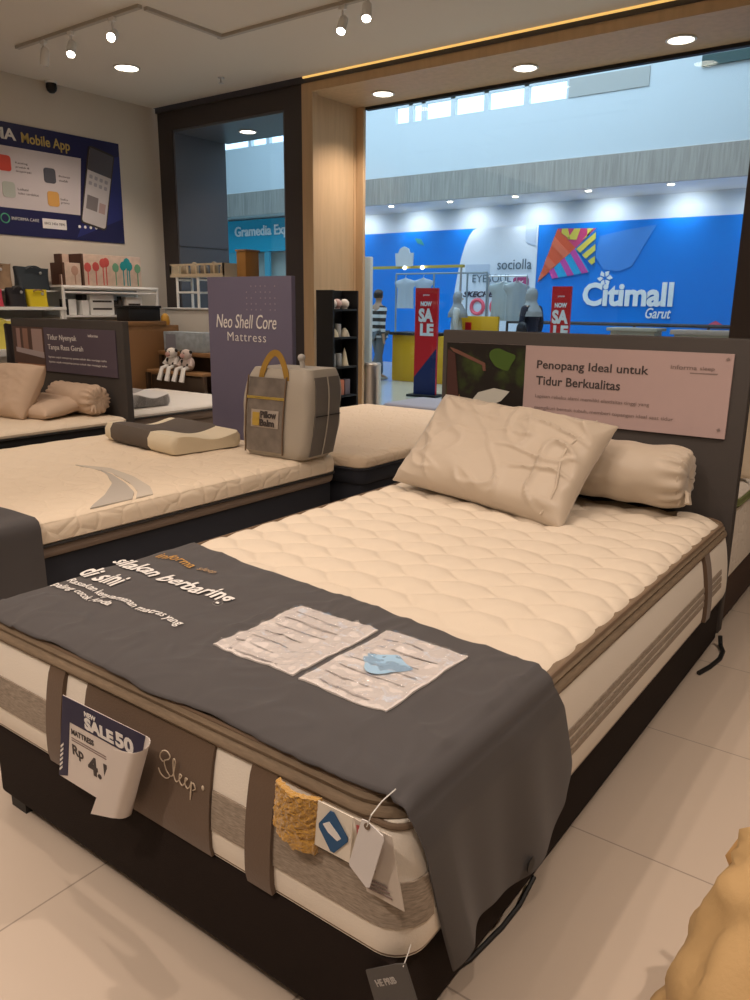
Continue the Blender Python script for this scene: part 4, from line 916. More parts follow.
# ------------------------------------------------------------------ displays along the left wall
sh = thing('display_shelf', 'white wall shelf carrying handbags under the poster', 'shelf', (-7.75, 4.2, 0))
for z in (1.29, 1.455):
    b = BM(); box(b, -8.0, -7.56 if z < 1.4 else -7.70, 3.2, 4.80, z-.03 if z < 1.4 else z-.012, z); obj('shelf_board', b, M_white, sh, smooth=False)
b = BM(); box(b, -8.0, -7.6, 3.2, 4.78, .0, 1.17); obj('cabinet', b, mat('shelf_white', (.74, .73, .70), .5), sh, smooth=False)
b = BM(); box(b, -8.02, -8.0, 3.2, 4.78, 1.17, 1.47); obj('back_panel', b, M_white, sh, smooth=False)
for y in (3.25, 4.74): b = BM(); box(b, -7.60, -7.57, y, y+.03, 1.17, 1.26); obj('upright', b, M_white, sh, smooth=False)
def handbag(label, c, w_, d_, h_, mt, accent=None, slouch=.02):
    o = thing('handbag', label, 'bag', c, 0, 'handbags on the wall shelf'); x, y, z = c
    b = BM()
    def f(u, v):
        P = rrect(-d_/2, d_/2, -w_/2, w_/2, d_*.3, 5); i = u*len(P); k = int(i) % len(P); q = P[k]
        e = 1-.30*v; sx, sy2 = (q[0]+q[2]*q[3]), (q[1]+q[2]*q[4])
        return Vector((x+sx*(1-.65*v), y+sy2*(1+.06*v-.06*math.sin(PI*v)), z+h_*v+slouch*nz(sx*8, sy2*8, v*3)*v))
    V = grid(b, f, 20, 10, cu=True); b.faces.new([r_[0] for r_ in V]); b.faces.new([r_[-1] for r_ in V]); obj('body', b, mt, o, ang=60)
    for s in (-1, 1):
        b = BM(); tube(b, [(x+s*d_*.2+d_*.22, y-w_*.25+w_*.5*k/8, z+h_*.92+h_*(.16 if accent is None else .1)*math.sin(PI*k/8)) for k in range(9)], .008, 6); obj('handle', b, accent or mt, o)
    b = BM(); ell(b, (x+d_*.30, y+w_*.22, z+h_*.78), .012, .016, .016, 8, 6); obj('charm', b, M_alu, o)
    return o
M_lea = mat('brown_canvas', (.26, .17, .10), .7, vary=.3, vscale=10); M_bdk = mat('slate_leather', (.030, .040, .050), .45); M_byl = mat('yellow_leather', (.66, .52, .015), .4); M_bbk = mat('black_leather', (.016, .013, .016), .45); M_brd = mat('red_leather', (.55, .05, .08), .45)
handbag('brown canvas handbag at the left end of the upper shelf', (-7.85, 4.17, 1.456), .42, .16, .25, M_lea)
handbag('slate dark tote bag on the upper shelf under the poster', (-7.83, 4.60, 1.456), .36, .14, .22, M_bdk)
handbag('black handbag on the lower shelf beside the yellow one', (-7.66, 4.31, 1.291), .19, .14, .18, M_bbk)
handbag('bright yellow handbag on the lower shelf', (-7.66, 4.53, 1.291), .22, .13, .165, M_byl, M_lea)
handbag('red handbag at the far left of the lower shelf', (-7.66, 4.08, 1.291), .17, .13, .16, M_brd)
handbag('yellow and white bag below the wall shelf left of the headboard', (-7.40, 3.95, .90), .30, .16, .26, mat('pale_yellow_bag', (.70, .62, .12), .5))
b = BM(); box(b, -7.6, -7.2, 3.2, 4.6, .84, .898); tag(obj('display_ledge', b, M_white, None, smooth=False), 'white ledge below the handbag shelf', 'shelf')
handbag('black backpack behind the left edge of the far left headboard', (-6.92, 3.92, .66), .30, .20, .48, M_bbk)
# white rack with gift boxes
rk = thing('display_rack', 'white tube rack carrying printed gift boxes', 'rack', (-7.6, 5.4, 0))
b = BM()
for y in (4.80, 6.0): tube(b, [(-7.60, y, 0), (-7.60, y, 1.50)], .018, 8); tube(b, [(-7.98, y, 0), (-7.98, y, 1.50)], .018, 8)
tube(b, [(-7.60, 4.80, 1.49), (-7.60, 6.0, 1.49)], .022, 8); tube(b, [(-7.60, 4.82, 1.44), (-7.60, 5.98, 1.44)], .012, 8); obj('frame', b, M_white, rk)
for z in (1.512, 1.205): b = BM(); box(b, -7.99, -7.59, 4.78, 6.02, z-.02, z); obj('shelf_board', b, M_white, rk, smooth=False)
b = BM(); box(b, -8.01, -7.99, 4.78, 6.02, 1.2, 1.5); obj('back_panel', b, mat('rack_back', (.66, .68, .66), .6), rk, smooth=False)
M_gift = mat('peach_gift_paper', (.64, .49, .39), .6, vary=.1, vscale=18); M_gbr = mat('dark_brown_board', (.10, .045, .03), .6)
def giftbox(label, x0, x1, y0, y1, z0, z1, trees, edge=True):
    o = thing('gift_box', label, 'box', ((x0+x1)/2, (y0+y1)/2, z0), 0, 'gift boxes on the white rack')
    b = BM(); box(b, x0, x1, y0, y1, z0, z1, .004); obj('carton', b, M_gift, o)
    b = BM(); box(b, x0-.002, x1+.003, y0-.012, y0+.012, z0, z1); obj('spine', b, M_gbr, o, smooth=False)
    for ty, th, col in trees:
        mt = mat('tree%.2f%.2f' % (col[0], col[1]), col, .6); xx = x1+.003
        b = BM(); box(b, x1, xx, ty-.006, ty+.006, z0+.01, z0+th); obj('printed_trunk', b, mt, o, smooth=False)
        b = BM(); ell(b, (x1+.001, ty, z0+th), .003, .045, .05, 10, 6); obj('printed_crown', b, mt, o)
    return o
rd, gn, tl = (.60, .10, .09), (.16, .36, .22), (.02, .30, .33)
giftbox('long gift box printed with red and green palm trees', -7.86, -7.64, 5.08, 5.83, 1.513, 1.84, [(5.14, .19, rd), (5.24, .20, rd), (5.33, .24, rd), (5.37, .25, rd), (5.49, .20, gn), (5.59, .22, tl), (5.64, .26, tl), (5.67, .22, tl), (5.78, .20, gn)])
giftbox('short gift box standing left of the long printed one', -7.84, -7.62, 4.84, 5.04, 1.513, 1.74, [(4.97, .15, (.5, .3, .22))])
giftbox('small dark edged gift box behind the short one', -7.98, -7.87, 4.98, 5.12, 1.513, 1.84, [])
giftbox('tiny brown gift box at the left end of the rack', -7.72, -7.62, 4.79, 4.82, 1.513, 1.62, [])
# white packages on the rack's lower shelf
M_pk = mat('white_pack', (.84, .84, .82), .5)
def pack(label, y0, y1, z1, dark=None, x1=-7.64):
    o = thing('white_package', label, 'package', (-7.7, (y0+y1)/2, 1.206), 0, 'packages on the rack'); b = BM(); box(b, x1-.14, x1, y0, y1, 1.206, z1, .005); obj('carton', b, M_pk, o)
    if dark == 'cap': b = BM(); box(b, x1-.13, x1-.01, y0+.01, y1-.01, z1, z1+.06, .006); obj('black_cap', b, M_black, o)
    if dark == 'print':
        for z in (z1-.09, z1-.17):
            b = BM(); box(b, x1, x1+.002, y0+.03, y1-.03, z, z+.02); obj('printed_tool', b, M_char, o, smooth=False)
    if dark == 'edge': b = BM(); box(b, x1-.12, x1+.003, y0-.012, y0+.014, 1.206, z1); obj('black_edge', b, M_black, o, smooth=False)
pack('slim white package with a black edge at the left of the rack shelf', 4.86, 4.97, 1.37, 'edge'); pack('tall white bottle pack with a black cap on the rack shelf', 5.04, 5.12, 1.36, 'cap'); pack('wide white package printed with dark tools on the rack shelf', 5.14, 5.44, 1.43, 'print')
pack('white package with a dark print at the right of the rack shelf', 5.60, 5.82, 1.40, 'print')
for y, hh, lb in ((5.47, .16, 'black thermos flask beside the wide white package'), (5.54, .20, 'tall black thermos flask on the rack shelf')):
    o = thing('thermos', lb, 'flask', (-7.68, y, 1.206)); b = BM(); lathe(b, [(.03, 0), (.033, .01), (.033, hh*.75), (.022, hh*.85)], (-7.68, y, 1.206), 14); obj('body', b, M_char, o)
    b = BM(); lathe(b, [(.024, hh*.85), (.024, hh), (0, hh)], (-7.68, y, 1.206), 14); obj('lid', b, M_black, o)
# timber counter and toy table
ct = thing('timber_counter', 'brown timber counter behind the far left headboard', 'counter', (-7.2, 5.45, 0))
b = BM(); box(b, -7.46, -7.0, 5.05, 5.80, 0, 1.105, .004); obj('carcass', b, M_tim, ct); b = BM(); box(b, -7.47, -6.98, 5.04, 5.62, 1.105, 1.150, .004); obj('top', b, M_tim, ct)
b = BM(); box(b, -7.002, -6.996, 5.12, 5.74, .1, 1.05); obj('front_panel', b, mat('brown_timber_front', (.30, .16, .07), .5), ct, smooth=False)
tb = thing('toy_table', 'dark brown stepped table holding plush toys', 'table', (-6.4, 5.45, 0)); M_dtim = mat('dark_timber', (.06, .035, .02), .5)
b = BM(); box(b, -6.97, -6.0, 5.47, 5.72, .80, .84, .004); obj('tabletop', b, M_tim, tb)
b = BM(); box(b, -6.93, -6.04, 5.28, 5.47, .625, .655, .004); obj('lower_shelf', b, M_tim, tb)
for x in (-6.93, -6.05):
    for y, h_ in ((5.49, .80), (5.69, .80), (5.30, .625)): b = BM(); box(b, x-.02, x+.02, y-.02, y+.02, 0, h_); obj('leg', b, M_dtim, tb, smooth=False)
b = BM(); box(b, -6.9, -6.08, 5.66, 5.68, .1, .80); obj('back_board', b, M_dtim, tb, smooth=False)
b = BM(); box(b, -6.9, -6.08, 5.32, 5.34, .05, .60); obj('front_board', b, M_dtim, tb, smooth=False)
bx = thing('black_box', 'flat black box on top of the timber counter', 'box', (-7.1, 5.3, 1.15)); b = BM(); box(b, -7.22, -7.0, 5.16, 5.56, 1.151, 1.285, .006); obj('carton', b, M_black, bx); b = BM(); box(b, -7.23, -6.99, 5.15, 5.57, 1.285, 1.31, .004); obj('lid', b, M_black, bx)
tx = thing('toy_box', 'grey blue printed box behind the plush toys', 'box', (-6.5, 5.6, .84)); b = BM(); box(b, -6.92, -6.30, 5.52, 5.70, .841, 1.045, .005); obj('carton', b, mat('grey_blue_box', (.36, .42, .47), .5, vary=.2, vscale=14), tx); b = BM(); box(b, -6.88, -6.72, 5.517, 5.52, .86, 1.02); obj('print', b, mat('grey_box_print', (.24, .25, .30), .5), tx, smooth=False)
def plush(label, x, y, z, col, s=1.0):
    o = thing('plush_cow', label, 'plush toy', (x, y, z), 0, 'plush toys on the table'); mt = mat('plush%.2f' % col[0], col, .9, bump=.4, bscale=80)
    b = BM(); ell(b, (x, y, z+.10*s), .09*s, .075*s, .10*s); obj('body', b, mt, o)
    b = BM(); ell(b, (x+.01, y-.04*s, z+.22*s), .075*s, .07*s, .065*s); hd_ = obj('head', b, mt, o)
    b = BM(); ell(b, (x+.01, y-.105*s, z+.205*s), .04*s, .025*s, .03*s); obj('muzzle', b, mat('plush_pink', (.55, .33, .30), .9), hd_)
    for sx in (-1, 1):
        b = BM(); ell(b, (x+.085*s*sx, y-.03*s, z+.25*s), .035*s, .015*s, .022*s, 10, 6); obj('ear', b, M_hair, hd_)
        b = BM(); ell(b, (x+.03*s*sx+.01, y-.102*s, z+.24*s), .008*s, .006*s, .009*s, 8, 6); obj('eye', b, M_black, hd_)
        b = BM(); tube(b, [(x+.05*s*sx, y-.05*s, z+.05*s), (x+.065*s*sx, y-.14*s, z+.035*s), (x+.075*s*sx, y-.19*s, z-.12*s)], [.028*s, .028*s, .034*s], 10); obj('leg', b, M_white, o)
        b = BM(); tube(b, [(x+.08*s*sx, y-.02*s, z+.15*s), (x+.11*s*sx, y-.07*s, z+.07*s)], [.026*s, .03*s], 8); obj('arm', b, mt, o)
    for dx, dy, dz in ((-.05, -.06, .13), (.05, -.058, .08), (.0, -.065, .05)): b = BM(); ell(b, (x+dx*s, y+dy*s, z+dz*s), .028*s, .014*s, .026*s, 10, 6); obj('spot', b, M_hair, o)
plush('white plush cow with black spots on the toy table', -6.62, 5.40, .656, (.72, .68, .64), .82); plush('pinkish plush cow sitting right of the white one', -6.37, 5.38, .656, (.60, .50, .46), .80)
b = BM(); lathe(b, [(.045, 0), (.05, .03), (.042, .09), (.02, .12), (0, .125)], (-7.10, 5.70, 1.106), 16); tag(obj('table_bell', b, mat('amber_toy', (.62, .34, .05), .5)), 'amber rounded ornament on the end of the timber counter', 'ornament')
wc = thing('white_cabinet', 'pale grey cabinet below the small white stand', 'cabinet', (-7.2, 6.2, 0)); b = BM(); box(b, -7.62, -6.55, 6.12, 6.44, 0, 1.27, .004); obj('carcass', b, mat('pale_cabinet', (.62, .60, .55), .6), wc); b = BM(); box(b, -7.64, -6.53, 6.10, 6.45, 1.27, 1.288, .003); obj('top', b, M_white, wc)
st = thing('display_stand', 'small white stand with a slatted tray before the display window', 'stand', (-7.2, 6.25, 1.29)); b = BM()
for x in (-7.42, -7.06):
    for y in (6.16, 6.38): tube(b, [(x, y, 1.289), (x, y, 1.63)], .016, 8)
tube(b, [(-7.42, 6.16, 1.46), (-7.06, 6.16, 1.46)], .012, 8); tube(b, [(-7.42, 6.16, 1.60), (-7.42, 6.38, 1.60)], .012, 8); tube(b, [(-7.06, 6.16, 1.60), (-7.06, 6.38, 1.60)], .012, 8); tube(b, [(-7.42, 6.38, 1.46), (-7.06, 6.38, 1.46)], .012, 8); obj('frame', b, M_white, st)
b = BM(); box(b, -7.52, -6.62, 6.14, 6.40, 1.63, 1.645); box(b, -7.52, -6.62, 6.14, 6.155, 1.645, 1.665); box(b, -7.52, -6.62, 6.14, 6.155, 1.755, 1.775)
for k in range(7): box(b, -7.52+.1475*k, -7.505+.1475*k, 6.14, 6.155, 1.645, 1.775)
box(b, -7.52, -7.505, 6.14, 6.40, 1.645, 1.775); box(b, -6.635, -6.62, 6.14, 6.40, 1.645, 1.775); obj('tray', b, mat('pale_wood', (.58, .48, .33), .6), st, smooth=False)
for k in range(5):
    b = BM(); x = -7.40+.165*k; lathe(b, [(.03, 0), (.05, .03), (.05, .09+.02*(k % 2)), (.02, .13+.02*(k % 2)), (0, .135+.02*(k % 2))], (x, 6.27, 1.646), 12); tag(obj('jar', b, mat('jar%d' % (k % 3), [(.30, .24, .16), (.42, .34, .24), (.20, .16, .12)][k % 3], .5)), 'small brown jar in the slatted tray of the white stand', 'jar', 'jars in the tray')
ob_ = thing('wooden_crate', 'orange brown crate beside the stand before the display window', 'crate', (-6.35, 6.3, 1.6)); b = BM(); box(b, -6.47, -6.33, 6.20, 6.40, 1.60, 1.89, .004); obj('carton', b, mat('amber_board', (.40, .20, .05), .6), ob_); b = BM(); box(b, -6.48, -6.32, 6.19, 6.41, 1.89, 1.91, .003); obj('lid', b, M_kraft, ob_)
pd = thing('pedestal', 'pale pedestal under the orange brown crate', 'stand', (-6.35, 6.3, 0)); b = BM(); box(b, -6.46, -6.25, 6.21, 6.39, .04, 1.59, .004); obj('post', b, M_white, pd); b = BM(); box(b, -6.50, -6.21, 6.17, 6.43, 0, .04, .004); obj('foot', b, M_white, pd)

# ------------------------------------------------------------------ black shelf, steel bin, gate panel
bs = thing('shelf_unit', 'tall black open shelf of small goods by the timber portal', 'shelf', (-5.23, 6.4, 0))
sx0_, sx1_, sy0_, sy1_ = -5.335, -5.115, 6.20, 6.62
b = BM(); box(b, sx0_, sx1_, sy0_, sy0_+.025, 0, 1.485); obj('side_panel', b, M_black, bs, smooth=False)
b = BM(); box(b, sx0_, sx1_, sy1_-.025, sy1_, 0, 1.485); obj('side_panel', b, M_black, bs, smooth=False)
b = BM(); box(b, sx0_, sx0_+.02, sy0_+.025, sy1_-.025, 0, 1.485); obj('back_panel', b, M_black, bs, smooth=False)
SZ = [.08, .42, .72, 1.02, 1.30]
for z in SZ: b = BM(); box(b, sx0_+.02, sx1_, sy0_+.025, sy1_-.025, z-.02, z); obj('shelf_board', b, M_black, bs, smooth=False)
def small(name, label, cat, y, z, kind, col, grp='goods on the black shelf'):
    mt = mat('goods%.2f%.2f%.2f' % col, col, .6); x = -5.19
    if kind == 'round': b = BM(); ell(b, (x, y, z+.05), .05, .048, .05, 12, 8); lathe(b, [(.03, .0), (.03, .01), (0, .012)], (x, y, z), 10)
    elif kind == 'can': b = BM(); lathe(b, [(.032, 0), (.034, .005), (.034, .12), (.028, .13), (0, .132)], (x, y, z), 14)
    elif kind == 'pile': b = BM(); lathe(b, [(.055, 0), (.05, .03), (.035, .06), (.012, .085), (0, .09)], (x, y, z), 12); [v.co.__iadd__(Vector((0, 0, .01*nz(v.co.x*50, v.co.y*50)))) for v in b.verts]
    elif kind == 'cone': b = BM(); lathe(b, [(.045, 0), (.04, .02), (.018, .13), (0, .19)], (x, y, z), 12)
    else: b = BM(); box(b, x-.04, x+.045, y-.042, y+.042, z, z+.16, .004)
    tag(obj(name, b, mt), label, cat, grp)
W_, R_, C_, G_ = (.72, .68, .62), (.50, .34, .32), (.66, .60, .44), (.40, .42, .42)
small('plush_ball', 'pink and white ball on the top of the black shelf', 'toy', 6.36, 1.301, 'round', R_); small('plush_ball', 'white ball at the left on the black shelf top board', 'toy', 6.28, 1.301, 'round', W_); small('plush_ball', 'white ball at the right on the black shelf top board', 'toy', 6.48, 1.301, 'round', (.70, .66, .6))
small('candle_jar', 'grey canister on the second board of the black shelf', 'jar', 6.37, 1.021, 'can', G_)
small('shell_pile', 'cream heap of small goods left on the second shelf board', 'ornament', 6.30, 1.021, 'pile', C_); small('shell_pile', 'cream heap of small goods right on the second shelf board', 'ornament', 6.48, 1.021, 'pile', (.6, .55, .42))
small('candle_jar', 'grey canister at the left on the third shelf board', 'jar', 6.28, .721, 'can', (.42, .44, .45)); small('candle_jar', 'grey canister in the middle of the third shelf board', 'jar', 6.38, .721, 'can', (.36, .38, .38)); small('cone_ornament', 'cream cone ornament on the third shelf board', 'ornament', 6.48, .721, 'cone', C_)
for y, cc, lb in ((6.28, (.42, .46, .18), 'green box on the lower board of the black shelf'), (6.38, (.55, .20, .12), 'orange topped box on the lower board of the black shelf'), (6.48, (.16, .14, .17), 'dark box on the lower board of the black shelf')): small('small_carton', lb, 'box', y, .421, 'box', cc)
bn_ = thing('steel_bin', 'slim brushed steel cylinder bin by the shop window', 'bin', (-4.76, 6.40, 0)); b = BM(); lathe(b, [(.085, 0), (.085, .74), (.088, .745), (.088, .76)], (-4.76, 6.40, 0), 28); obj('body', b, M_steel, bn_); b = BM(); lathe(b, [(.088, .76), (.08, .775), (.05, .778), (.045, .76), (0, .755)], (-4.76, 6.40, 0), 28); obj('rim', b, M_steel, bn_)
gt = thing('security_gate', 'slim white security gate panel at the shop entrance', 'gate', (-5.75, 7.63, 0)); b = BM(); box(b, -5.795, -5.70, 7.60, 7.66, 0.02, 1.89, .01); obj('panel', b, mat('gate_white', (.62, .66, .70), .4), gt); b = BM(); box(b, -5.82, -5.795, 7.61, 7.65, .02, 1.88); obj('edge_trim', b, M_black, gt, smooth=False); b = BM(); box(b, -5.85, -5.65, 7.54, 7.72, 0, .02); obj('foot', b, M_black, gt, smooth=False)

# ------------------------------------------------------------------ things out in the mall
def banner(label, x, y, h_, w_):
    o = thing('sale_banner', label, 'banner', (x, y, 0), math.radians(8), 'red sale banners in the mall')
    def L(bm, mt, nm, par=o): return obj(nm, bm, mt, par, smooth=False, world=False)
    b = BM(); box(b, -w_/2, w_/2, -.03, .03, .03, h_); L(b, M_red, 'board')
    b = BM(); prism(b, [(-w_/2, -.032, .03), (w_/2, -.032, .03), (w_/2, -.032, .72), (-w_/2, -.032, .28)], (0, .003, 0)); L(b, M_navy, 'navy_wedge')
    b = BM(); box(b, -w_/2-.06, w_/2+.06, -.16, .16, 0, .03); L(b, M_black, 'foot')
    for s, z, hh, ww, dx in (('NOW', 1.33, .07, .18, 0), ('SA', 1.10, .20, .24, .0), ('LE', .90, .18, .22, .02)):
        mw = wmat(o); text(s, M_inkw, o, mw @ Vector((-ww/2+dx, -.034, z)), mw.to_3x3() @ Vector((1, 0, 0)), Z_, ww, hh, .003, bold=.05)
    mw = wmat(o); text('promo', M_inkw, o, mw @ Vector((-.05, -.034, 1.47)), mw.to_3x3() @ Vector((1, 0, 0)), Z_, .10, .03, .003)
banner('red and navy sale banner standing left of the near headboard in the mall', -6.44, 10.0, 1.59, .36); banner('red sale banner in front of the mall name, right of the two women', -4.76, 11.0, 1.63, .28)
yc = thing('counter', 'yellow exhibition counter in the mall beside the striped person', 'counter', (-7.4, 12, 0)); b = BM(); box(b, -8.30, -6.45, 11.75, 12.25, 0, .82, .01); obj('front', b, M_yel, yc); b = BM(); box(b, -8.34, -7.3, 11.70, 12.3, .82, .87, .01); obj('countertop', b, M_black, yc); b = BM(); box(b, -7.5, -6.70, 12.75, 12.81, 0, 1.16, .004); obj('raised_panel', b, M_yel, yc)
b = BM(); box(b, -7.36, -7.24, 12.73, 12.75, .90, 1.05); obj('red_emblem', b, M_red, yc, smooth=False)
rkm = thing('garment_rack', 'thin grey display frame above the yellow counter', 'rack', (-7.8, 12.5, 0)); b = BM()
for x in (-9.25, -8.36, -7.62, -7.2): tube(b, [(x, 13.2, 0), (x, 13.2, 1.94)], .018, 6)
tube(b, [(-9.25, 13.2, 1.94), (-7.2, 13.2, 1.94)], .018, 6); obj('frame', b, mat('frame_grey', (.28, .34, .38), .5), rkm)
def shirt(label, x, y, z, s, col, rot=0):
    o = thing('hanging_shirt', label, 'shirt', (x, y, z), rot, 'pale shirts hanging in the mall'); mt = mat('shirt%.2f' % col[0], col, .8)
    def f(sg_):
        def g(u, v):
            w_ = .25-.05*v*0+.03*(1-v); zz = -.78*(1-v)
            if v > .72: w_ = .25+.20*math.sin(PI*(v-.72)/.30)*.6
            if v > .93: w_ = .12
            return Vector(((2*u-1)*w_*s, sg_*(.05*math.sin(PI*u)+.01)*s+.012*math.sin(u*18)*(1-v)*s, zz*s))
        return g
    b = BM(); sheet(b, f(1), 20, 14, f(-1)); obj('garment', b, mt, o, world=False)
    b = BM(); tube(b, [(-.14*s, 0, -.03*s), (0, 0, .03*s), (.14*s, 0, -.03*s)], .008, 6); tube(b, [(0, 0, .03*s), (0, 0, .09*s), (.02, 0, .11*s)], .006, 6); obj('hanger', b, M_alu, o, world=False)
shirt('pale shirt hanging left under the frame above the yellow counter', -9.02, 13.2, 1.84, .72, (.52, .60, .70)); shirt('pale shirt hanging right of the first under the frame', -8.60, 13.2, 1.84, .66, (.46, .56, .70))
shirt('long grey-white shirt on the rack between the two women', -6.70, 12.9, 1.75, .85, (.42, .48, .50)); shirt('white shirt at the back of the rack between the two women', -6.45, 12.9, 1.75, .85, (.50, .56, .58), 1.2)
r2 = thing('clothes_rail', 'grey clothes rail between the two women in the mall', 'rack', (-6.5, 12.9, 0)); b = BM(); tube(b, [(-7.0, 12.9, 1.86), (-6.25, 12.9, 1.86)], .014, 6); tube(b, [(-7.0, 12.9, 0), (-7.0, 12.9, 1.86)], .014, 6); tube(b, [(-6.25, 12.9, 0), (-6.25, 12.9, 1.86)], .014, 6); obj('frame', b, M_alu, r2)
bo = thing('booth_sign', 'white crown shaped booth sign on a yellow beam in the mall', 'booth', (-8.9, 12.9, 0))
plate([(-8.95, 2.06), (-8.58, 2.06), (-8.56, 2.30), (-8.64, 2.30), (-8.67, 2.38), (-8.77, 2.42), (-8.86, 2.38), (-8.90, 2.30), (-8.97, 2.30)], mat('booth_white', (.66, .68, .72), .5), bo, 'crown_board', 12.75, .04)
b = BM(); box(b, -10.2, -7.5, 12.8, 12.88, 2.02, 2.07); obj('beam', b, mat('yellow_beam', (.55, .42, .08), .5), bo, smooth=False)
for x in (-10.15, -7.55): b = BM(); tube(b, [(x, 12.84, 0), (x, 12.84, 2.02)], .02, 6); obj('post', b, M_alu, bo)
for x in (-8.75, -8.35): b = BM(); ell(b, (x, 12.76, 2.03), .035, .035, .035, 10, 6); obj('bulb', b, mat('bulb', (1, .95, .85), emit=6), bo)
rl = thing('railing', 'low dark railing in front of the mall hoarding', 'railing', (-5, 13.5, 0)); b = BM()
for z in (1.06, .6): tube(b, [(-6.9, 13.5, z), (-2.0, 13.5, z)], .03, 8)
for x in (-6.9, -5.7, -4.5, -3.3, -2.05): tube(b, [(x, 13.5, 0), (x, 13.5, 1.06)], .025, 8)
obj('rails', b, mat('rail_dark', (.06, .05, .05), .4), rl)
wb = thing('display_counter', 'beige counter top showing above the near headboard', 'counter', (-4.1, 12.7, 0)); b = BM(); box(b, -4.55, -3.85, 12.5, 12.9, 0, .98, .01); obj('front', b, mat('counter_tan', (.48, .40, .30), .6), wb); b = BM(); box(b, -4.60, -3.80, 12.45, 12.95, .98, 1.03, .01); obj('countertop', b, mat('counter_tan', (.48, .4, .3), .6), wb)
wb2 = thing('display_counter', 'tan counter beside the dark column at the right', 'counter', (-3.2, 12.7, 0)); b = BM(); box(b, -3.55, -2.6, 12.5, 12.9, 0, .95, .01); obj('front', b, mat('counter_tan', (.48, .40, .30), .6), wb2); b = BM(); box(b, -3.6, -2.55, 12.45, 12.95, .95, 1.02, .01); obj('countertop', b, mat('counter_tan2', (.45, .33, .26), .6), wb2)

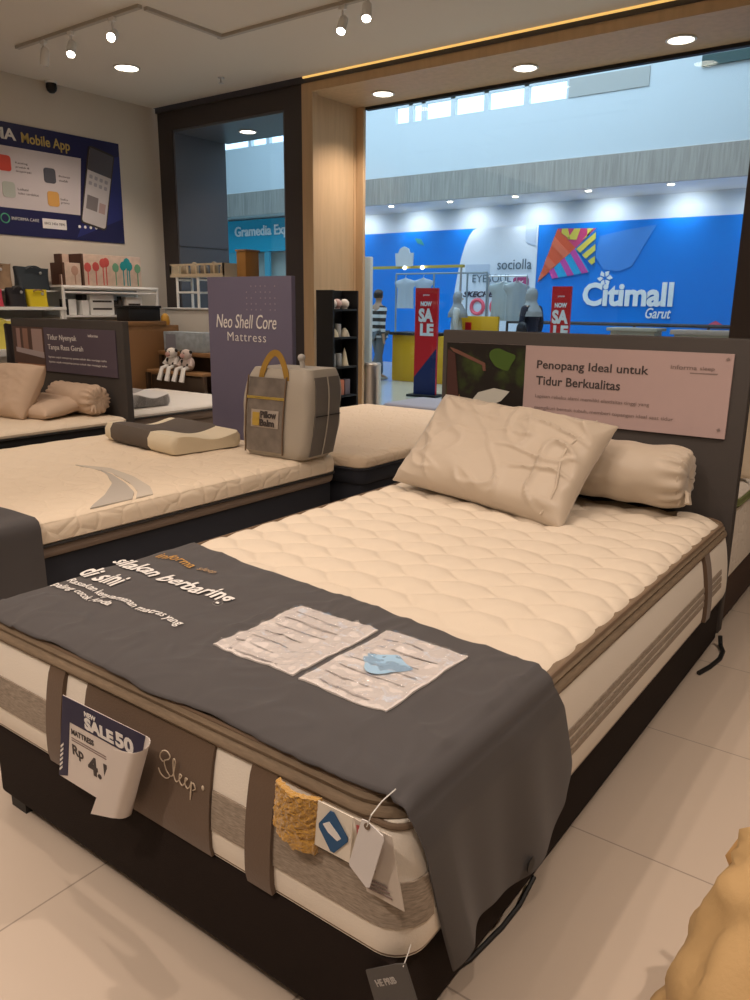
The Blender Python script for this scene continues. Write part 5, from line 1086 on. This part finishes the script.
# ------------------------------------------------------------------ people in the mall
def skin_obj(name, verts, edges, radii, mt, parent, root=0, lv=1):
    b = BM(); ly = b.verts.layers.skin.verify(); V = []
    for p, r in zip(verts, radii):
        v = b.verts.new(p); v[ly].radius = r if isinstance(r, tuple) else (r, r); V.append(v)
    V[root][ly].use_root = True
    for i, j in edges: b.edges.new((V[i], V[j]))
    me = bpy.data.meshes.new(name); b.to_mesh(me); b.free(); me.materials.append(mt)
    o = bpy.data.objects.new(name, me); COL.objects.link(o)
    if parent: o.parent = parent
    md = o.modifiers.new('skin', 'SKIN'); md.use_smooth_shade = True
    sb = o.modifiers.new('sub', 'SUBSURF'); sb.levels = lv; sb.render_levels = lv
    return o
def person(label, x, y, rz, H, top, trouser, shoe, scarf=None, stripes=False, step=.0, arm=.0, skirt=False, bagcol=None):
    o = thing('person', label, 'person', (x, y, 0), rz); s = H/1.65
    P = lambda *a: Vector((a[0]*s, a[1]*s, a[2]*s))
    V = [P(0, 0, .93), P(0, .01, 1.10), P(0, .01, 1.26), P(0, .01, 1.36), P(0, 0, 1.44), P(0, -.015, 1.52), P(0, -.015, 1.60)]
    R_ = [(.135, .10), (.12, .09), (.145, .10), (.10, .07), .045, .075, .068]; E = [(0, 1), (1, 2), (2, 3), (3, 4), (4, 5), (5, 6)]
    cloth_arm = {}; leg_pts = {}
    for sd in (-1, 1):
        n = len(V); fw = arm*sd
        A_ = [P(.175*sd, .01, 1.33), P(.205*sd, .02-fw*.4, 1.08), P(.20*sd, -.06-fw, .87), P(.198*sd, -.085-fw*1.1, .80)]
        V += A_; R_ += [.052, .042, .030, .026]; E += [(3, n), (n, n+1), (n+1, n+2), (n+2, n+3)]; cloth_arm[sd] = A_
        for k in range(5):
            q = A_[3]; dx = (k-2)*.013; L = [.045, .07, .078, .072, .055][k]
            if k == 0: d1, d2 = P(-.03*sd, -.025, -.02), P(-.035*sd, -.035, -.05)
            else: d1, d2 = P(.005*sd, dx-.01, -.03-L*.4), P(.0, dx-.02, -.03-L)
            m0 = len(V); V += [q+d1, q+d2]; R_ += [.009, .008]; E += [(n+3, m0), (m0, m0+1)]
        n = len(V); fs = step*sd
        L_ = [P(.09*sd, 0, .86), P(.095*sd, -.02-fs*.45, .49), P(.095*sd, .02-fs if fs > 0 else .06-fs, .10+(.05 if fs < 0 else 0)), P(.10*sd, -.13-fs, .035+(.05 if fs < 0 else 0))]
        V += L_; R_ += [.085, .058, .040, .035]; E += [(0, n), (n, n+1), (n+1, n+2), (n+2, n+3)]; leg_pts[sd] = L_
    skin_obj('body', V, E, [tuple(a*s for a in r) if isinstance(r, tuple) else r*s for r in R_], M_skin, o)
    # face
    b = BM(); ell(b, P(0, -.095, 1.545), .012*s, .016*s, .018*s, 8, 6); obj('nose', b, M_skin, o, world=False)
    for sd in (-1, 1): b = BM(); ell(b, P(.028*sd, -.082, 1.575), .010*s, .006*s, .006*s, 8, 6); obj('eye', b, M_black, o, world=False)
    b = BM(); ell(b, P(0, -.086, 1.505), .022*s, .006*s, .006*s, 8, 6); obj('mouth', b, mat('lips', (.35, .12, .10), .5), o, world=False)
    # clothes
    TV = [P(0, 0, .82), P(0, 0, .95), P(0, .01, 1.12), P(0, .01, 1.27), P(0, .01, 1.37)]; TR = [(.165, .125), (.16, .12), (.145, .11), (.165, .118), (.085, .07)]; TE = [(0, 1), (1, 2), (2, 3), (3, 4)]
    for sd in (-1, 1): n = len(TV); TV += [cloth_arm[sd][0], cloth_arm[sd][1], cloth_arm[sd][2]]; TR += [.07, .058, .048]; TE += [(3, n), (n, n+1), (n+1, n+2)]
    skin_obj('top', TV, TE, [tuple(a*s for a in r) if isinstance(r, tuple) else r*s for r in TR], top, o, 1)
    LV = [P(0, 0, .92)]; LR = [(.15, .115)]; LE = []
    for sd in (-1, 1): n = len(LV); LV += [leg_pts[sd][0], leg_pts[sd][1], leg_pts[sd][2]]; LR += [.098, .078, .068]; LE += [(0, n), (n, n+1), (n+1, n+2)]
    skin_obj('trousers', LV, LE, [tuple(a*s for a in r) if isinstance(r, tuple) else r*s for r in LR], trouser, o)
    for sd in (-1, 1):
        a, q = leg_pts[sd][2], leg_pts[sd][3]; b = BM(); tube(b, [Vector((a.x, a.y+.04*s, max(.035, a.z-.06))), Vector((a.x, a.y-.04*s, max(.035, a.z-.06))), Vector((q.x, q.y-.02*s, max(.03, q.z)))], [.032*s, .038*s, .028*s], 10); obj('shoe', b, shoe, o, world=False)
    b = BM()
    if scarf:
        pr = [(.205, 1.22), (.20, 1.30), (.135, 1.40), (.092, 1.47), (.104, 1.54), (.108, 1.60), (.085, 1.665), (.04, 1.695), (0, 1.70)]
        def f(u, v):
            i = v*(len(pr)-1); k = min(len(pr)-2, int(i)); t = i-k; r = (pr[k][0]*(1-t)+pr[k+1][0]*t); z = pr[k][1]*(1-t)+pr[k+1][1]*t; a = 2*PI*u
            front = max(0, -math.sin(a)); face = front**6 if 1.48 < z < 1.62 else 0
            r *= 1+.05*math.sin(a*7)*max(0, (1.45-z)/.25)
            return P(r*math.cos(a)*(1-.0*face), r*math.sin(a)*.92*(1-.30*face)-.005, z-.02)
        grid(b, f, 36, 26, cu=True); obj('headscarf', b, scarf, o, world=False, ang=80)
    else:
        def f(u, v):
            a = 2*PI*u; ph = PI*.5*(1-v)*1.35; ct_ = math.cos(a)*math.sin(ph); sn = math.sin(a)*math.sin(ph); cz = math.cos(ph)
            return P(.092*ct_, -.005+.102*sn*(1 if sn > 0 else (.86 if cz < .5 else 1)), 1.575+.105*cz if not (sn < -.35 and cz < .45) else 1.64)
        grid(b, f, 24, 12, cu=True); obj('hair', b, M_hair, o, world=False, ang=80)
    if bagcol is not None:
        b = BM(); ell(b, P(.24, .05, .98), .06*s, .13*s, .14*s); tube(b, [P(.23, .05, 1.08), P(.12, .06, 1.38), P(-.05, .14, 1.25)], .012, 6); obj('shoulder_bag', b, bagcol, o, world=False)
    return o
def stripe_mat():
    mt = bpy.data.materials.new('black_white_stripes'); mt.use_nodes = True; nt = mt.node_tree; p = nt.nodes['Principled BSDF']
    tc = nt.nodes.new('ShaderNodeTexCoord'); wv = nt.nodes.new('ShaderNodeTexWave'); wv.bands_direction = 'Z'; wv.inputs['Scale'].default_value = 2.6; wv.inputs['Distortion'].default_value = 0
    rp = nt.nodes.new('ShaderNodeValToRGB'); rp.color_ramp.interpolation = 'CONSTANT'; rp.color_ramp.elements[0].color = (.012, .012, .014, 1); rp.color_ramp.elements[1].position = .55; rp.color_ramp.elements[1].color = (.65, .66, .66, 1)
    nt.links.new(tc.outputs['Object'], wv.inputs[0]); nt.links.new(wv.outputs['Color'], rp.inputs[0]); nt.links.new(rp.outputs[0], p.inputs['Base Color']); p.inputs['Roughness'].default_value = .8
    return mt
M_jean = mat('grey_denim', (.10, .12, .14), .8); M_shoe = mat('pale_shoe', (.40, .42, .44), .6)
person('person in black and white striped top walking in the mall, back turned', -8.40, 11.45, math.radians(165), 1.58, stripe_mat(), M_jean, M_shoe, step=.16, arm=.10)
person('person in grey shirt and dark jeans beside the striped person', -9.06, 11.95, math.radians(150), 1.56, mat('grey_shirt', (.34, .36, .40), .8), mat('blue_denim', (.05, .07, .12), .8), M_black, step=.08, arm=.05)
person('woman in white blouse and grey headscarf in the mall left of the clothes', -7.40, 12.5, math.radians(120), 1.56, mat('white_blouse', (.58, .58, .56), .8), M_jean, M_shoe, scarf=mat('grey_scarf', (.30, .31, .32), .8), arm=.05)
person('woman in dark navy top and grey headscarf in the mall by the second sale banner', -5.90, 12.4, math.radians(250), 1.62, mat('navy_top', (.018, .02, .04), .8), M_jean, M_black, scarf=mat('silver_scarf', (.36, .37, .37), .8), arm=.05, bagcol=M_bbk)

# ------------------------------------------------------------------ floor odds and ends
b = BM(); tube(b, [(-.66, 1.14, .006), (-.635, 1.22, .006), (-.622, 1.34, .006), (-.618, 1.42, .012), (-.622, 1.50, .03)], .006, 8); tube(b, [(-.70, 1.02, .006), (-.66, 1.14, .006)], .006, 8)
tag(obj('power_cable', b, M_black), 'thin black cable on the floor by the near bed corner', 'cable')
b = BM(); tube(b, [(-.605, 2.90, .009), (-.585, 2.98, .009), (-.572, 3.08, .009), (-.578, 3.16, .009), (-.60, 3.21, .012), (-.606, 3.215, .05)], .009, 8)
tag(obj('power_cable', b, M_black), 'black cable looping on the floor under the near headboard', 'cable')
tb_ = thing('cloth_bag', 'crumpled tan cloth sack on the floor at the right edge', 'bag', (-.02, 1.45, 0))
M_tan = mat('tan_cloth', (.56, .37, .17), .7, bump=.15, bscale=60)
def tan(u, v):
    a = 2*PI*u; t = v; r = .25*(1-.30*t)*(1+.10*math.sin(PI*t))*(1-.62*max(0, (t-.72)/.28)**2); z = .50*t
    n_ = .05*nz(math.cos(a)*1.6, math.sin(a)*1.6, t*2.0)+.018*max(0, 1-abs(nz(math.cos(a)*2+3, math.sin(a)*2, t*1.6+a*.4*0))*4)**2+.05*abs(nz(math.cos(a)*2.4+t*2.2, math.sin(a)*2.4, t*3.0+5))-.03*abs(nz(math.cos(a)*4+9, math.sin(a)*4, t*2.5))
    return Vector((.0+(r+n_)*math.cos(a)+.05*t, 1.36+(r*1.1+n_)*math.sin(a)+.10*t, z+.04*nz(math.cos(a)*2, math.sin(a)*2, 9)*t))
b = BM(); V = grid(b, tan, 72, 30, cu=True); b.faces.new([r_[0] for r_ in V])
cv = b.verts.new((.05, 1.46, .50))
for i in range(72): b.faces.new((V[i][-1], V[(i+1) % 72][-1], cv))
obj('sack', b, M_tan, tb_, ang=80)
b = BM(); tube(b, [(.05+.092*math.cos(k*PI/10), 1.455+.10*math.sin(k*PI/10), .478) for k in range(20)], .012, 8, closed=True); obj('tie_cord', b, mat('cord_tan', (.40, .25, .10), .7), tb_)
b = BM(); V2 = grid(b, lambda u, v: Vector((.05+(.07+.07*v+.018*math.sin(2*PI*u*7)*v)*math.cos(2*PI*u), 1.455+(.075+.07*v+.018*math.cos(2*PI*u*6)*v)*math.sin(2*PI*u), .475+.085*v)), 56, 8, cu=True); b.faces.new([q[0] for q in V2]); obj('gathered_neck', b, M_tan, tb_, ang=80)
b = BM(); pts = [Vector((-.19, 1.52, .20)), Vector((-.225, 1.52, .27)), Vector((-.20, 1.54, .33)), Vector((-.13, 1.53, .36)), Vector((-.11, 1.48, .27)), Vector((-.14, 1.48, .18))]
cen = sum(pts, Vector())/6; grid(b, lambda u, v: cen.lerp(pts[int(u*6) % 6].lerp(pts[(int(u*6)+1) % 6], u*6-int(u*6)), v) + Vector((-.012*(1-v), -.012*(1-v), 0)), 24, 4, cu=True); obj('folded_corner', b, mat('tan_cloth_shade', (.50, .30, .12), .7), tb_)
